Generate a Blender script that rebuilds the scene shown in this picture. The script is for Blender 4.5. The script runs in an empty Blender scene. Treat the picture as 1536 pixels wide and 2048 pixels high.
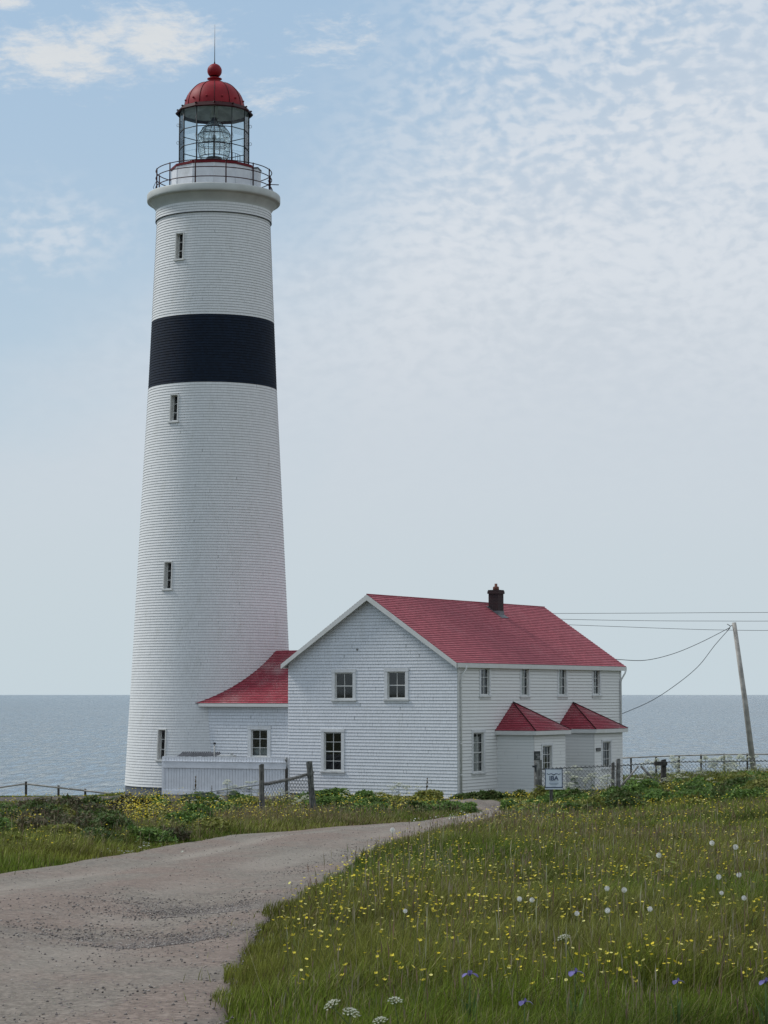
import bpy, math, random
import numpy as np
from mathutils import Vector, Matrix, noise as mnoise

R = math.radians
scene = bpy.context.scene
rng = np.random.default_rng(7)
random.seed(7)

# ------------------------------------------------------------------ camera
F = 4555.0                       # focal length in pixels of the 1536x2048 photograph
EYE = 1.6
PITCH = math.atan(364.0 / F)
cp, sp = math.cos(PITCH), math.sin(PITCH)
camd = bpy.data.cameras.new('camera')
cam = bpy.data.objects.new('camera', camd)
scene.collection.objects.link(cam)
cam.location = (0, 0, EYE)
cam.rotation_euler = (R(90) + PITCH, 0, 0)
camd.sensor_fit = 'VERTICAL'
camd.sensor_height = 24.0
camd.lens = 24.0 * F / 2048.0
camd.clip_start = 0.1
camd.clip_end = 60000
scene.camera = cam

# ------------------------------------------------------------------ light
SUN_EL, SUN_AZ = R(46), R(-72)          # azimuth measured from +Y (view direction) towards +X
scene.view_settings.view_transform = 'Standard'
scene.view_settings.look = 'None'
scene.view_settings.exposure = 0.0
scene.view_settings.gamma = 1.0

sund = bpy.data.lights.new('sun', 'SUN')
sund.energy = 2.3
sund.angle = R(14)
sund.color = (1.0, 0.965, 0.91)
sun = bpy.data.objects.new('sun', sund)
scene.collection.objects.link(sun)
sdir = Vector((math.sin(SUN_AZ) * math.cos(SUN_EL), math.cos(SUN_AZ) * math.cos(SUN_EL), math.sin(SUN_EL)))
sun.rotation_euler = sdir.to_track_quat('Z', 'Y').to_euler()
sun.location = (-40, 20, 60)


class NT:
    """small node helper"""
    def __init__(self, tree):
        self.t = tree
        self.n = tree.nodes
        self.l = tree.links

    def node(self, typ, **kw):
        nd = self.n.new(typ)
        for k, v in kw.items():
            if k == 'inp':
                for a, b in v.items():
                    self.set(nd.inputs[a], b)
            else:
                setattr(nd, k, v)
        return nd

    def set(self, sock, v):
        if isinstance(v, bpy.types.NodeSocket):
            self.l.new(v, sock)
        else:
            sock.default_value = v

    def math(self, op, a, b=None, c=None, clamp=False):
        nd = self.n.new('ShaderNodeMath')
        nd.operation = op
        nd.use_clamp = clamp
        self.set(nd.inputs[0], a)
        if b is not None:
            self.set(nd.inputs[1], b)
        if c is not None:
            self.set(nd.inputs[2], c)
        return nd.outputs[0]

    def mix(self, fac, a, b, mode='MIX'):
        nd = self.n.new('ShaderNodeMix')
        nd.data_type = 'RGBA'
        nd.blend_type = mode
        self.set(nd.inputs[0], fac)
        self.set(nd.inputs[6], a)
        self.set(nd.inputs[7], b)
        return nd.outputs[2]

    def smooth(self, v, lo, hi, o0=0.0, o1=1.0):
        nd = self.n.new('ShaderNodeMapRange')
        nd.interpolation_type = 'SMOOTHSTEP'
        self.set(nd.inputs[0], v)
        nd.inputs[1].default_value = lo
        nd.inputs[2].default_value = hi
        nd.inputs[3].default_value = o0
        nd.inputs[4].default_value = o1
        return nd.outputs[0]

    def noise(self, vec, scale, detail=4, rough=0.55, dist=0.0, dim='3D'):
        nd = self.n.new('ShaderNodeTexNoise')
        nd.noise_dimensions = dim
        if vec is not None:
            self.l.new(vec, nd.inputs['Vector'])
        nd.inputs['Scale'].default_value = scale
        nd.inputs['Detail'].default_value = detail
        nd.inputs['Roughness'].default_value = rough
        nd.inputs['Distortion'].default_value = dist
        return nd.outputs[0]

    def comb(self, x, y, z=0.0):
        nd = self.n.new('ShaderNodeCombineXYZ')
        self.set(nd.inputs[0], x); self.set(nd.inputs[1], y); self.set(nd.inputs[2], z)
        return nd.outputs[0]


def c4(r, g, b):
    return (r, g, b, 1.0)


# ------------------------------------------------------------------ world
world = bpy.data.worlds.new('World')
scene.world = world
world.use_nodes = True
W = NT(world.node_tree)
W.n.clear()
sky = W.node('ShaderNodeTexSky', sky_type='NISHITA', sun_disc=False)
sky.sun_elevation = SUN_EL
sky.sun_rotation = SUN_AZ
sky.air_density = 1.0
sky.dust_density = 0.6
sky.ozone_density = 1.6
tc = W.node('ShaderNodeTexCoord')
sep = W.node('ShaderNodeSeparateXYZ')
W.l.new(tc.outputs['Generated'], sep.inputs[0])
dx, dy, dz = sep.outputs
az = W.math('MULTIPLY', W.math('ARCTAN2', dx, dy), 57.29578)     # degrees right of the view axis
el = W.math('MULTIPLY', W.math('ARCSINE', dz), 57.29578)          # degrees above horizon
ae = W.comb(az, el, 0.0)
# warped coordinate for the cloud field
wn = W.node('ShaderNodeTexNoise', inp={'Scale': 0.35, 'Detail': 3.0})
W.l.new(ae, wn.inputs['Vector'])
wv = W.node('ShaderNodeVectorMath', operation='SUBTRACT'); W.l.new(wn.outputs['Color'], wv.inputs[0]); wv.inputs[1].default_value = (0.5, 0.5, 0.5)
wm = W.node('ShaderNodeVectorMath', operation='MULTIPLY_ADD'); W.l.new(wv.outputs[0], wm.inputs[0]); wm.inputs[1].default_value = (1.1, 0.7, 0); W.l.new(ae, wm.inputs[2])
aew = wm.outputs[0]
# ripples (cirrocumulus): elongated cells tilted along the streets
mp = W.node('ShaderNodeMapping'); W.l.new(aew, mp.inputs[0]); mp.inputs['Rotation'].default_value = (0, 0, R(-16)); mp.inputs['Scale'].default_value = (1.0, 1.75, 1)
rip = W.noise(mp.outputs[0], 2.15, 2.5, 0.45, 0.1)
mp2 = W.node('ShaderNodeMapping'); W.l.new(aew, mp2.inputs[0]); mp2.inputs['Rotation'].default_value = (0, 0, R(-22)); mp2.inputs['Scale'].default_value = (0.35, 0.9, 1)
broad = W.noise(mp2.outputs[0], 0.55, 4, 0.55)
fine = W.noise(aew, 2.6, 5, 0.6)
# right-hand field: grows to the right of a slanting edge
edge = W.math('ADD', W.math('MULTIPLY', az, 1.0), W.math('MULTIPLY', el, -0.42))
field = W.smooth(edge, -9.5, -3.0)
field = W.math('MULTIPLY', field, W.smooth(el, 24.0, 17.0, 0.75, 1.0))
cellv = W.math('ADD', W.math('MULTIPLY', rip, 0.62), W.math('ADD', W.math('MULTIPLY', broad, 0.45), W.math('MULTIPLY', fine, 0.20)))
cell = W.smooth(W.math('ADD', cellv, W.math('MULTIPLY', W.smooth(edge, -8.0, 4.0), 0.11)), 0.52, 0.78)
patchn = W.noise(aew, 0.33, 3, 0.5)
cell = W.math('ADD', W.math('MULTIPLY', W.math('MULTIPLY', cell, W.smooth(patchn, 0.36, 0.60, 0.78, 1.0)), 0.68), W.smooth(edge, -9.0, 1.5, 0.0, 0.30))
filled = W.smooth(W.math('ADD', el, W.math('MULTIPLY', broad, 4.0)), 17.5, 12.5)            # lower down the ripples close up into a sheet
sheet = W.math('MULTIPLY', field, W.math('ADD', cell, W.math('MULTIPLY', filled, W.math('SUBTRACT', 1.0, cell))), clamp=True)


def blob(a0, e0, ra, re):
    u = W.math('DIVIDE', W.math('SUBTRACT', az, a0), ra)
    v = W.math('DIVIDE', W.math('SUBTRACT', el, e0), re)
    d = W.math('SQRT', W.math('ADD', W.math('MULTIPLY', u, u), W.math('MULTIPLY', v, v)))
    return W.smooth(d, 1.25, 0.0)


# the bank of cumulus at upper left and its outliers
b1 = W.math('MAXIMUM', blob(-8.2, 15.75, 3.2, 1.15), blob(-5.9, 16.25, 2.6, 1.25))
b1 = W.math('MAXIMUM', b1, blob(-9.8, 17.05, 1.1, 0.6))
b1 = W.math('MAXIMUM', b1, W.math('MULTIPLY', blob(-1.0, 16.2, 2.8, 1.3), 0.50))
b1 = W.math('MAXIMUM', b1, W.math('MULTIPLY', blob(-3.2, 14.9, 2.2, 1.0), 0.45))
cumn = W.noise(mp2.outputs[0], 3.4, 7, 0.66)
cum = W.smooth(W.math('ADD', b1, W.math('MULTIPLY', W.math('SUBTRACT', cumn, 0.5), 2.0)), 0.22, 1.05)
# wisps at left, half way down
b2 = W.math('MULTIPLY', blob(-8.5, 11.4, 2.6, 1.6), W.smooth(cellv, 0.52, 0.80))
# veil below a slanting line on the left
veil = W.smooth(W.math('ADD', W.math('ADD', el, W.math('MULTIPLY', az, -0.55)), W.math('MULTIPLY', broad, 4.0)), 17.5, 11.0)
cl = W.math('MAXIMUM', W.math('MULTIPLY', sheet, 0.88), W.math('MULTIPLY', cum, 0.92))
cl = W.math('MAXIMUM', cl, W.math('MULTIPLY', b2, 0.55))
cl = W.math('MAXIMUM', cl, W.math('MULTIPLY', veil, 0.80))
# elsewhere in the sky: broken cloud so that the light is that of a half-clouded day
away = W.smooth(el, 19.0, 30.0)
cl = W.math('MAXIMUM', cl, W.math('MULTIPLY', away, W.smooth(broad, 0.36, 0.62, 0.45, 0.9)))
skyc = W.node('ShaderNodeVectorMath', operation='SCALE'); W.l.new(sky.outputs[0], skyc.inputs[0]); skyc.inputs['Scale'].default_value = 0.105
# cloud brightness: brighter in cells, greyer lavender in the low sheet
cbase = W.mix(W.smooth(el, 9.0, 14.0), c4(0.615, 0.665, 0.725), c4(0.565, 0.64, 0.73))
cb = W.mix(W.math('MULTIPLY', W.smooth(cellv, 0.46, 0.76), W.smooth(el, 6.0, 12.0, 0.12, 1.0)), cbase, c4(0.73, 0.765, 0.81))
cb = W.mix(W.smooth(el, 9.0, 2.0), cb, c4(0.60, 0.665, 0.715))
cb = W.mix(W.math('MULTIPLY', cum, 0.9), cb, c4(0.72, 0.74, 0.75))
blue = W.mix(W.smooth(el, 20.0, 6.0), c4(0.42, 0.585, 0.76), c4(0.50, 0.62, 0.72))
skyb = W.mix(0.75, skyc.outputs[0], blue)
col = W.mix(cl, skyb, cb)
hz = W.smooth(el, 5.5, 0.0)
col = W.mix(W.math('MULTIPLY', hz, 0.85), col, c4(0.56, 0.655, 0.705))
col = W.mix(W.smooth(el, -0.15, -0.6), col, c4(0.06, 0.075, 0.07))     # land and water beyond what is built
bg = W.node('ShaderNodeBackground', inp={'Color': col, 'Strength': 1.0})
wo = W.node('ShaderNodeOutputWorld')
W.l.new(bg.outputs[0], wo.inputs[0])


# ------------------------------------------------------------------ geometry helpers
def ray(px, py):
    u = (px - 768.0) / F
    v = -(py - 1024.0) / F
    return Vector((u, cp - v * sp, sp + v * cp))


def at(px, py, d):
    r = ray(px, py)
    r = r * (d / r.y)
    return Vector((r.x, r.y, r.z + EYE))


def plane_hit(px, py, P, N):
    r = ray(px, py)
    o = Vector((0, 0, EYE))
    t = (Vector(P) - o).dot(Vector(N)) / r.dot(Vector(N))
    return o + r * t


def sst(t):
    t = np.clip(t, 0, 1)
    return t * t * (3 - 2 * t)


def gz(x, y):
    """ground height"""
    x = np.asarray(x, float); y = np.asarray(y, float)
    z = np.where(y < 94, -0.0324 * np.maximum(y - 12, 0), -0.0324 * 82 - 0.0443 * (y - 94))
    # level shelf on which tower and house stand
    shelf = sst((x + 16) / 6.0) * sst((y - 88) / 6.0) * sst((128 - y) / 10.0)
    z = z * (1 - shelf) + (-2.72 - 0.04 * np.clip(y - 96, 0, 12) * sst((-x - 1) / 4.0)) * shelf
    # the meadow rises to the right
    ramp = sst((x - 3.5 - np.maximum(0, y - 84) * 0.9) / 10.0)
    z = z + 0.78 * ramp * sst((y - 28) / 40.0)
    z = z + 0.45 * sst((y - 100) / 30.0) * sst((x - 10) / 8.0)
    # gentle bumps
    z = z + 0.020 * np.sin(x * 0.7 + 1.3) * np.sin(y * 0.31 + 0.4) + 0.008 * np.sin(x * 1.7 + y * 0.9)
    # cliff
    edge = 141 + 3.0 * np.sin(x * 0.11) + 1.5 * np.sin(x * 0.37 + 1)
    z = z - 21.0 * sst((y - edge) / 9.0)
    return z


def ground_hit(px, py, h=0.0, dmax=135.0):
    r = ray(px, py)
    o = Vector((0, 0, EYE))
    t0 = 6.0
    prev = None
    t = t0
    while t < dmax:
        p = o + r * t
        g = float(gz(p.x, p.y)) + h
        if p.z <= g:
            a, b = (prev or t0), t
            for _ in range(24):
                m = 0.5 * (a + b)
                q = o + r * m
                if q.z <= float(gz(q.x, q.y)) + h:
                    b = m
                else:
                    a = m
            q = o + r * b
            return Vector((q.x, q.y, float(gz(q.x, q.y))))
        prev = t
        t += 0.25
    q = o + r * dmax
    return Vector((q.x, q.y, float(gz(q.x, q.y))))


col_main = scene.collection


class MB:
    """collects faces with uv (metres) and material slots, builds one mesh"""
    def __init__(self):
        self.v = []; self.f = []; self.m = []; self.uv = []; self.smooth = []

    def face(self, pts, mat=0, uv=None, smooth=False):
        i = len(self.v)
        self.v.extend([tuple(p) for p in pts])
        self.f.append(tuple(range(i, i + len(pts))))
        self.m.append(mat)
        if uv is None:
            uv = [(0.0, 0.0)] * len(pts)
        self.uv.extend(uv)
        self.smooth.append(smooth)

    def box(self, c, s, mat=0, M=None):
        """box with centre c, full size s; M optional 4x4 applied to result"""
        cx, cy, cz = c; hx, hy, hz = s[0] / 2, s[1] / 2, s[2] / 2
        P = [Vector((cx + sx * hx, cy + sy * hy, cz + sz * hz)) for sz in (-1, 1) for sy in (-1, 1) for sx in (-1, 1)]
        if M is not None:
            P = [M @ p for p in P]
        for q in ((0, 2, 3, 1), (4, 5, 7, 6), (0, 1, 5, 4), (2, 6, 7, 3), (0, 4, 6, 2), (1, 3, 7, 5)):
            pts = [P[k] for k in q]
            a = (pts[1] - pts[0]).length; b = (pts[2] - pts[1]).length
            self.face(pts, mat, [(0, 0), (a, 0), (a, b), (0, b)])

    def obox(self, O, U, V, N, u0, u1, v0, v1, n0, n1, mat=0):
        """box spanned in a frame (O; U,V,N)"""
        def p(u, v, n):
            return O + U * u + V * v + N * n
        P = [p(u, v, n) for n in (n0, n1) for v in (v0, v1) for u in (u0, u1)]
        for q in ((0, 2, 3, 1), (4, 5, 7, 6), (0, 1, 5, 4), (2, 6, 7, 3), (0, 4, 6, 2), (1, 3, 7, 5)):
            pts = [P[k] for k in q]
            a = (pts[1] - pts[0]).length; b = (pts[2] - pts[1]).length
            self.face(pts, mat, [(0, 0), (a, 0), (a, b), (0, b)])

    def tube(self, pts, r, n=6, mat=0, caps=True, smooth=True):
        pts = [Vector(p) for p in pts]
        rs = r if isinstance(r, (list, tuple)) else [r] * len(pts)
        rings = []
        prev = None
        for i, p in enumerate(pts):
            if i == 0: d = pts[1] - pts[0]
            elif i == len(pts) - 1: d = pts[-1] - pts[-2]
            else: d = pts[i + 1] - pts[i - 1]
            d.normalize()
            up = Vector((0, 0, 1)) if abs(d.z) < 0.92 else Vector((1, 0, 0))
            if prev is not None:
                x = prev - d * prev.dot(d)
                if x.length < 1e-5: x = d.cross(up)
            else:
                x = d.cross(up)
            x.normalize(); prev = x.copy()
            y = d.cross(x)
            rings.append([p + (x * math.cos(2 * math.pi * k / n) + y * math.sin(2 * math.pi * k / n)) * rs[i] for k in range(n)])
        L = 0.0
        for i in range(len(rings) - 1):
            seg = (pts[i + 1] - pts[i]).length
            for k in range(n):
                k2 = (k + 1) % n
                self.face([rings[i][k], rings[i][k2], rings[i + 1][k2], rings[i + 1][k]], mat,
                          [(k / n * 6.28 * rs[i], L), ((k + 1) / n * 6.28 * rs[i], L), ((k + 1) / n * 6.28 * rs[i], L + seg), (k / n * 6.28 * rs[i], L + seg)], smooth)
            L += seg
        if caps:
            self.face(list(reversed(rings[0])), mat)
            self.face(rings[-1], mat)

    def lathe(self, prof, n=48, c=(0, 0, 0), mat=0, smooth=True, a0=0.0, poly_off=0.0):
        """prof: list of (r,z)"""
        cx, cy, cz = c
        for i in range(len(prof) - 1):
            (r0, z0), (r1, z1) = prof[i], prof[i + 1]
            for k in range(n):
                a = a0 + 2 * math.pi * k / n; b = a0 + 2 * math.pi * (k + 1) / n
                P = []
                for (r_, z_, t_) in ((r0, z0, a), (r0, z0, b), (r1, z1, b), (r1, z1, a)):
                    P.append((cx + r_ * math.sin(t_), cy - r_ * math.cos(t_), cz + z_))
                ra = max(r0, r1)
                uv = [(a * ra, z0), (b * ra, z0), (b * ra, z1), (a * ra, z1)]
                if r0 < 1e-6: P = P[1:]; uv = uv[1:]
                elif r1 < 1e-6: P = P[:3]; uv = uv[:3]
                self.face(P, mat, uv, smooth)

    def build(self, name, mats, parent=None, loc=None, merge=True):
        me = bpy.data.meshes.new(name)
        me.from_pydata(self.v, [], self.f)
        if not isinstance(mats, (list, tuple)): mats = [mats]
        for m in mats: me.materials.append(m)
        me.polygons.foreach_set('material_index', self.m)
        me.polygons.foreach_set('use_smooth', self.smooth)
        ul = me.uv_layers.new(name='UVMap')
        ul.data.foreach_set('uv', [c for t in self.uv for c in t])
        if merge and any(self.smooth):
            import bmesh
            bm = bmesh.new(); bm.from_mesh(me)
            bmesh.ops.remove_doubles(bm, verts=bm.verts, dist=1e-5)
            bm.to_mesh(me); bm.free()
        me.update()
        o = bpy.data.objects.new(name, me)
        col_main.objects.link(o)
        if parent is not None: o.parent = parent
        if loc is not None: o.location = loc
        return o


def tag(o, label=None, cat=None, group=None, kind=None):
    if label: o['label'] = label
    if cat: o['category'] = cat
    if group: o['group'] = group
    if kind: o['kind'] = kind
    return o


def empty(name, loc=(0, 0, 0), rz=0.0, label=None, cat=None, group=None):
    o = bpy.data.objects.new(name, None)
    o.empty_display_size = 0.3
    col_main.objects.link(o)
    o.location = loc
    o.rotation_euler = (0, 0, rz)
    return tag(o, label, cat, group)


def copy_tree(o, parent=None):
    c = o.copy(); col_main.objects.link(c)
    c.parent = parent
    for ch in list(o.children): copy_tree(ch, c)
    return c


# ------------------------------------------------------------------ materials
MAT = {}


def newmat(name):
    m = bpy.data.materials.new(name)
    m.use_nodes = True
    t = NT(m.node_tree)
    t.n.clear()
    out = t.node('ShaderNodeOutputMaterial')
    b = t.node('ShaderNodeBsdfPrincipled')
    t.l.new(b.outputs[0], out.inputs[0])
    MAT[name] = m
    return m, t, b, out


def simple(name, color, rough=0.7, var=0.12, scale=6.0, bump=0.0, metal=0.0, spec=0.4, dirt=None):
    m, t, b, out = newmat(name)
    tcn = t.node('ShaderNodeTexCoord')
    nz = t.noise(tcn.outputs['Object'], scale, 5, 0.6)
    dk = tuple(c * (1 - var * 2) for c in color)
    lt = tuple(min(1, c * (1 + var)) for c in color)
    colr = t.mix(t.smooth(nz, 0.3, 0.7), c4(*dk), c4(*lt))
    if dirt:
        n2 = t.noise(tcn.outputs['Object'], scale * 0.35, 6, 0.7)
        colr = t.mix(t.smooth(n2, 0.52, 0.75, 0, 0.8), colr, c4(*dirt))
    t.set(b.inputs['Base Color'], colr)
    b.inputs['Roughness'].default_value = rough
    b.inputs['Metallic'].default_value = metal
    b.inputs['Specular IOR Level'].default_value = spec
    if bump:
        bp = t.node('ShaderNodeBump', inp={'Height': nz, 'Strength': bump, 'Distance': 0.02})
        t.l.new(bp.outputs[0], b.inputs['Normal'])
    return m


def shingle(name, color, course, width, joint_and_shade, jw=0.006, var=0.07, rough=0.62, flecks=None, fleck_amt=0.1, stain=None, vjoint=True, row_shade=0.0):
    """painted shingles: irregular courses of individually tinted pieces on metre UVs"""
    m, t, b, out = newmat(name)
    uvn = t.node('ShaderNodeUVMap')
    s = t.node('ShaderNodeSeparateXYZ'); t.l.new(uvn.outputs[0], s.inputs[0])
    u, v = s.outputs[0], s.outputs[1]
    vr = t.math('DIVIDE', v, course)
    row = t.math('FLOOR', vr)
    fv = t.math('SUBTRACT', vr, row)
    wn_ = t.node('ShaderNodeTexWhiteNoise', noise_dimensions='1D'); t.l.new(row, wn_.inputs['W'])
    ur = t.math('ADD', t.math('DIVIDE', u, width), t.math('MULTIPLY', wn_.outputs[0], 17.3))
    # uneven widths
    wob = t.noise(t.comb(ur, t.math('MULTIPLY', row, 7.7)), 0.8, 2, 0.5)
    ur = t.math('ADD', ur, t.math('MULTIPLY', wob, 1.6))
    ci = t.math('FLOOR', ur)
    fu = t.math('SUBTRACT', ur, ci)
    w2 = t.node('ShaderNodeTexWhiteNoise', noise_dimensions='2D'); t.l.new(t.comb(ci, row), w2.inputs['Vector'])
    tint = w2.outputs[0]
    nz = t.noise(uvn.outputs[0], 1.1, 5, 0.6)
    nf = t.noise(uvn.outputs[0], 38.0, 4, 0.6)
    f = t.math('ADD', t.math('MULTIPLY', tint, 0.6), t.math('MULTIPLY', nz, 0.4))
    dk = tuple(c * (1 - var) for c in color); lt = tuple(min(1, c * (1 + var)) for c in color)
    colr = t.mix(f, c4(*dk), c4(*lt))
    if stain:
        st = t.noise(t.comb(t.math('MULTIPLY', u, 2.2), t.math('MULTIPLY', v, 0.45)), 1.0, 6, 0.68)
        colr = t.mix(t.smooth(st, 0.50, 0.80, 0, 0.55), colr, c4(*stain))
    if flecks:
        th = t.math('ADD', nf, t.math('MULTIPLY', t.noise(uvn.outputs[0], 0.55, 4, 0.6), 0.55))
        colr = t.mix(t.math('MULTIPLY', t.smooth(th, 1.02 - fleck_amt, 1.10 - fleck_amt), 0.85), colr, c4(*flecks))
    jm = 0.0
    if vjoint:
        du = t.math('MULTIPLY', t.math('MINIMUM', fu, t.math('SUBTRACT', 1.0, fu)), width)
        jv = t.math('SUBTRACT', 1.0, t.math('DIVIDE', du, jw / 2), clamp=True)
        colr = t.mix(t.math('MULTIPLY', jv, 0.75), colr, c4(*joint_and_shade))
    if row_shade:
        shade_row = t.math('SUBTRACT', 1.0, t.math('DIVIDE', t.math('MULTIPLY', fv, course), row_shade), clamp=True)  # shade line of each course, painted along its bottom edge
        colr = t.mix(t.math('MULTIPLY', shade_row, 0.9), colr, c4(*joint_and_shade))
    t.set(b.inputs['Base Color'], colr)
    b.inputs['Roughness'].default_value = rough
    b.inputs['Specular IOR Level'].default_value = 0.3
    hb = t.math('ADD', t.math('MULTIPLY', tint, 1.0), t.math('MULTIPLY', nf, 0.5))
    bp = t.node('ShaderNodeBump', inp={'Height': hb, 'Strength': 0.35, 'Distance': 0.01})
    t.l.new(bp.outputs[0], b.inputs['Normal'])
    return m


JW = (0.16, 0.17, 0.175)
shingle('white_shingle', (0.72, 0.74, 0.775), 0.14, 0.15, JW, var=0.055, stain=(0.58, 0.59, 0.59), flecks=(0.80, 0.81, 0.81), fleck_amt=0.03, row_shade=0.013, jw=0.010)
shingle('tower_shingle', (0.72, 0.73, 0.735), 0.125, 0.15, JW, var=0.055, stain=(0.57, 0.57, 0.535), flecks=(0.84, 0.85, 0.85), fleck_amt=0.06, row_shade=0.010)
shingle('white_clapboard', (0.76, 0.765, 0.755), 0.14, 1.6, JW, var=0.03, stain=(0.64, 0.64, 0.62), row_shade=0.016)
shingle('black_shingle', (0.005, 0.012, 0.026), 0.125, 0.15, (0.006, 0.008, 0.014), var=0.35, flecks=(0.10, 0.11, 0.13), fleck_amt=-0.05, rough=0.85, row_shade=0.016)
shingle('red_roof_shingle', (0.385, 0.098, 0.120), 0.15, 0.16, (0.17, 0.040, 0.054), var=0.26, flecks=(0.52, 0.26, 0.28), fleck_amt=0.13, rough=0.8, row_shade=0.024, stain=(0.33, 0.085, 0.10))
shingle('worn_red_shingle', (0.32, 0.040, 0.062), 0.13, 0.16, (0.09, 0.016, 0.022), var=0.25, flecks=(0.52, 0.42, 0.40), fleck_amt=0.20, rough=0.8, row_shade=0.028)
simple('white_trim', (0.64, 0.645, 0.63), 0.55, 0.03, 3.0, bump=0.05, dirt=(0.56, 0.56, 0.52))
simple('weathered_white_trim', (0.64, 0.65, 0.65), 0.65, 0.06, 5.0, bump=0.1, dirt=(0.42, 0.42, 0.40))
simple('casing_white', (0.66, 0.675, 0.69), 0.6, 0.05, 4.0, bump=0.05, dirt=(0.56, 0.565, 0.56))
simple('fence_white', (0.70, 0.72, 0.76), 0.6, 0.04, 3.0, dirt=(0.55, 0.57, 0.58))
simple('concrete_white', (0.52, 0.54, 0.525), 0.7, 0.05, 1.2, bump=0.1, dirt=(0.42, 0.43, 0.41))
simple('plinth_grey', (0.12, 0.135, 0.16), 0.8, 0.1, 2.0, bump=0.15, dirt=(0.18, 0.18, 0.19))
simple('red_paint', (0.26, 0.010, 0.018), 0.55, 0.08, 2.5, bump=0.03, spec=0.25, dirt=(0.20, 0.015, 0.02))
simple('dark_red_paint', (0.035, 0.004, 0.006), 0.6, 0.1, 4.0, spec=0.2)
simple('ring_red', (0.14, 0.008, 0.014), 0.6, 0.1, 4.0, spec=0.2)
simple('dark_metal', (0.03, 0.035, 0.042), 0.5, 0.15, 8.0, spec=0.5)
simple('grey_metal', (0.30, 0.31, 0.31), 0.5, 0.15, 6.0, metal=0.4)
simple('galvanised_wire', (0.10, 0.11, 0.115), 0.6, 0.15, 6.0, metal=0.2)
simple('dome_lining', (0.68, 0.70, 0.69), 0.7, 0.15, 2.0)
simple('lead_flashing', (0.16, 0.165, 0.18), 0.6, 0.2, 5.0)
simple('curtain', (0.55, 0.56, 0.54), 0.9, 0.08, 12.0)
simple('interior', (0.035, 0.038, 0.042), 0.9, 0.1, 2.0)
simple('clay', (0.17, 0.065, 0.045), 0.8, 0.15, 8.0)
simple('weathered_wood', (0.17, 0.165, 0.155), 0.85, 0.25, 9.0, bump=0.5, dirt=(0.07, 0.065, 0.06))
simple('pale_wood', (0.36, 0.35, 0.33), 0.85, 0.2, 9.0, bump=0.4, dirt=(0.20, 0.19, 0.18))
simple('dark_wood', (0.06, 0.055, 0.05), 0.85, 0.25, 9.0, bump=0.5)
simple('pole_wood', (0.40, 0.38, 0.35), 0.85, 0.15, 3.0, bump=0.3, dirt=(0.28, 0.26, 0.24))
simple('sign_white', (0.66, 0.72, 0.80), 0.4, 0.02, 3.0)
simple('sign_blue', (0.02, 0.045, 0.11), 0.5, 0.05, 3.0)
simple('sign_grey', (0.30, 0.36, 0.44), 0.5, 0.05, 3.0)
simple('sign_black', (0.012, 0.02, 0.02), 0.5, 0.1, 3.0)
simple('plaque_brown', (0.05, 0.05, 0.05), 0.5, 0.1, 3.0)
simple('wire_black', (0.05, 0.055, 0.06), 0.6, 0.05, 3.0)
simple('stone', (0.42, 0.41, 0.38), 0.9, 0.2, 4.0, bump=0.5)

# brick
m, t, b, out = newmat('chimney_brick')
uvn = t.node('ShaderNodeUVMap')
br = t.node('ShaderNodeTexBrick', inp={'Color1': c4(0.036, 0.014, 0.015), 'Color2': c4(0.020, 0.011, 0.013), 'Mortar': c4(0.06, 0.05, 0.05), 'Scale': 1.0, 'Mortar Size': 0.006, 'Brick Width': 0.2, 'Row Height': 0.07})
t.l.new(uvn.outputs[0], br.inputs['Vector'])
t.l.new(br.outputs['Color'], b.inputs['Base Color']); b.inputs['Roughness'].default_value = 0.85
bp = t.node('ShaderNodeBump', inp={'Height': br.outputs['Fac'], 'Strength': -0.4, 'Distance': 0.01}); t.l.new(bp.outputs[0], b.inputs['Normal'])

# wood with vertical grain
def wood(name, c1, c2, c3):
    m, t, b, out = newmat(name)
    tcn = t.node('ShaderNodeTexCoord')
    mpn = t.node('ShaderNodeMapping'); t.l.new(tcn.outputs['Object'], mpn.inputs[0]); mpn.inputs['Scale'].default_value = (28, 28, 2.2)
    g = t.noise(mpn.outputs[0], 1.0, 6, 0.65, 0.6)
    p = t.noise(tcn.outputs['Object'], 4.0, 4, 0.6)
    cc = t.mix(t.smooth(g, 0.35, 0.65), c4(*c1), c4(*c2))
    cc = t.mix(t.smooth(p, 0.5, 0.68, 0, 0.85), cc, c4(*c3))
    t.set(b.inputs['Base Color'], cc); b.inputs['Roughness'].default_value = 0.9
    bp = t.node('ShaderNodeBump', inp={'Height': g, 'Strength': 0.8, 'Distance': 0.012}); t.l.new(bp.outputs[0], b.inputs['Normal'])
    return m
wood('post_wood', (0.045, 0.043, 0.040), (0.15, 0.145, 0.135), (0.22, 0.215, 0.20))
wood('lichen_post', (0.06, 0.06, 0.058), (0.20, 0.20, 0.19), (0.34, 0.345, 0.33))

# window glass
m, t, b, out = newmat('window_glass')
t.n.remove(b)
gl = t.node('ShaderNodeBsdfGlossy', inp={'Roughness': 0.03, 'Color': c4(0.9, 0.93, 0.95)})
tr = t.node('ShaderNodeBsdfTransparent', inp={'Color': c4(0.86, 0.89, 0.88)})
fr = t.node('ShaderNodeFresnel', inp={'IOR': 1.5})
mx = t.node('ShaderNodeMixShader')
t.l.new(t.math('ADD', fr.outputs[0], 0.03), mx.inputs[0]); t.l.new(tr.outputs[0], mx.inputs[1]); t.l.new(gl.outputs[0], mx.inputs[2])
t.l.new(mx.outputs[0], out.inputs[0])
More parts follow.
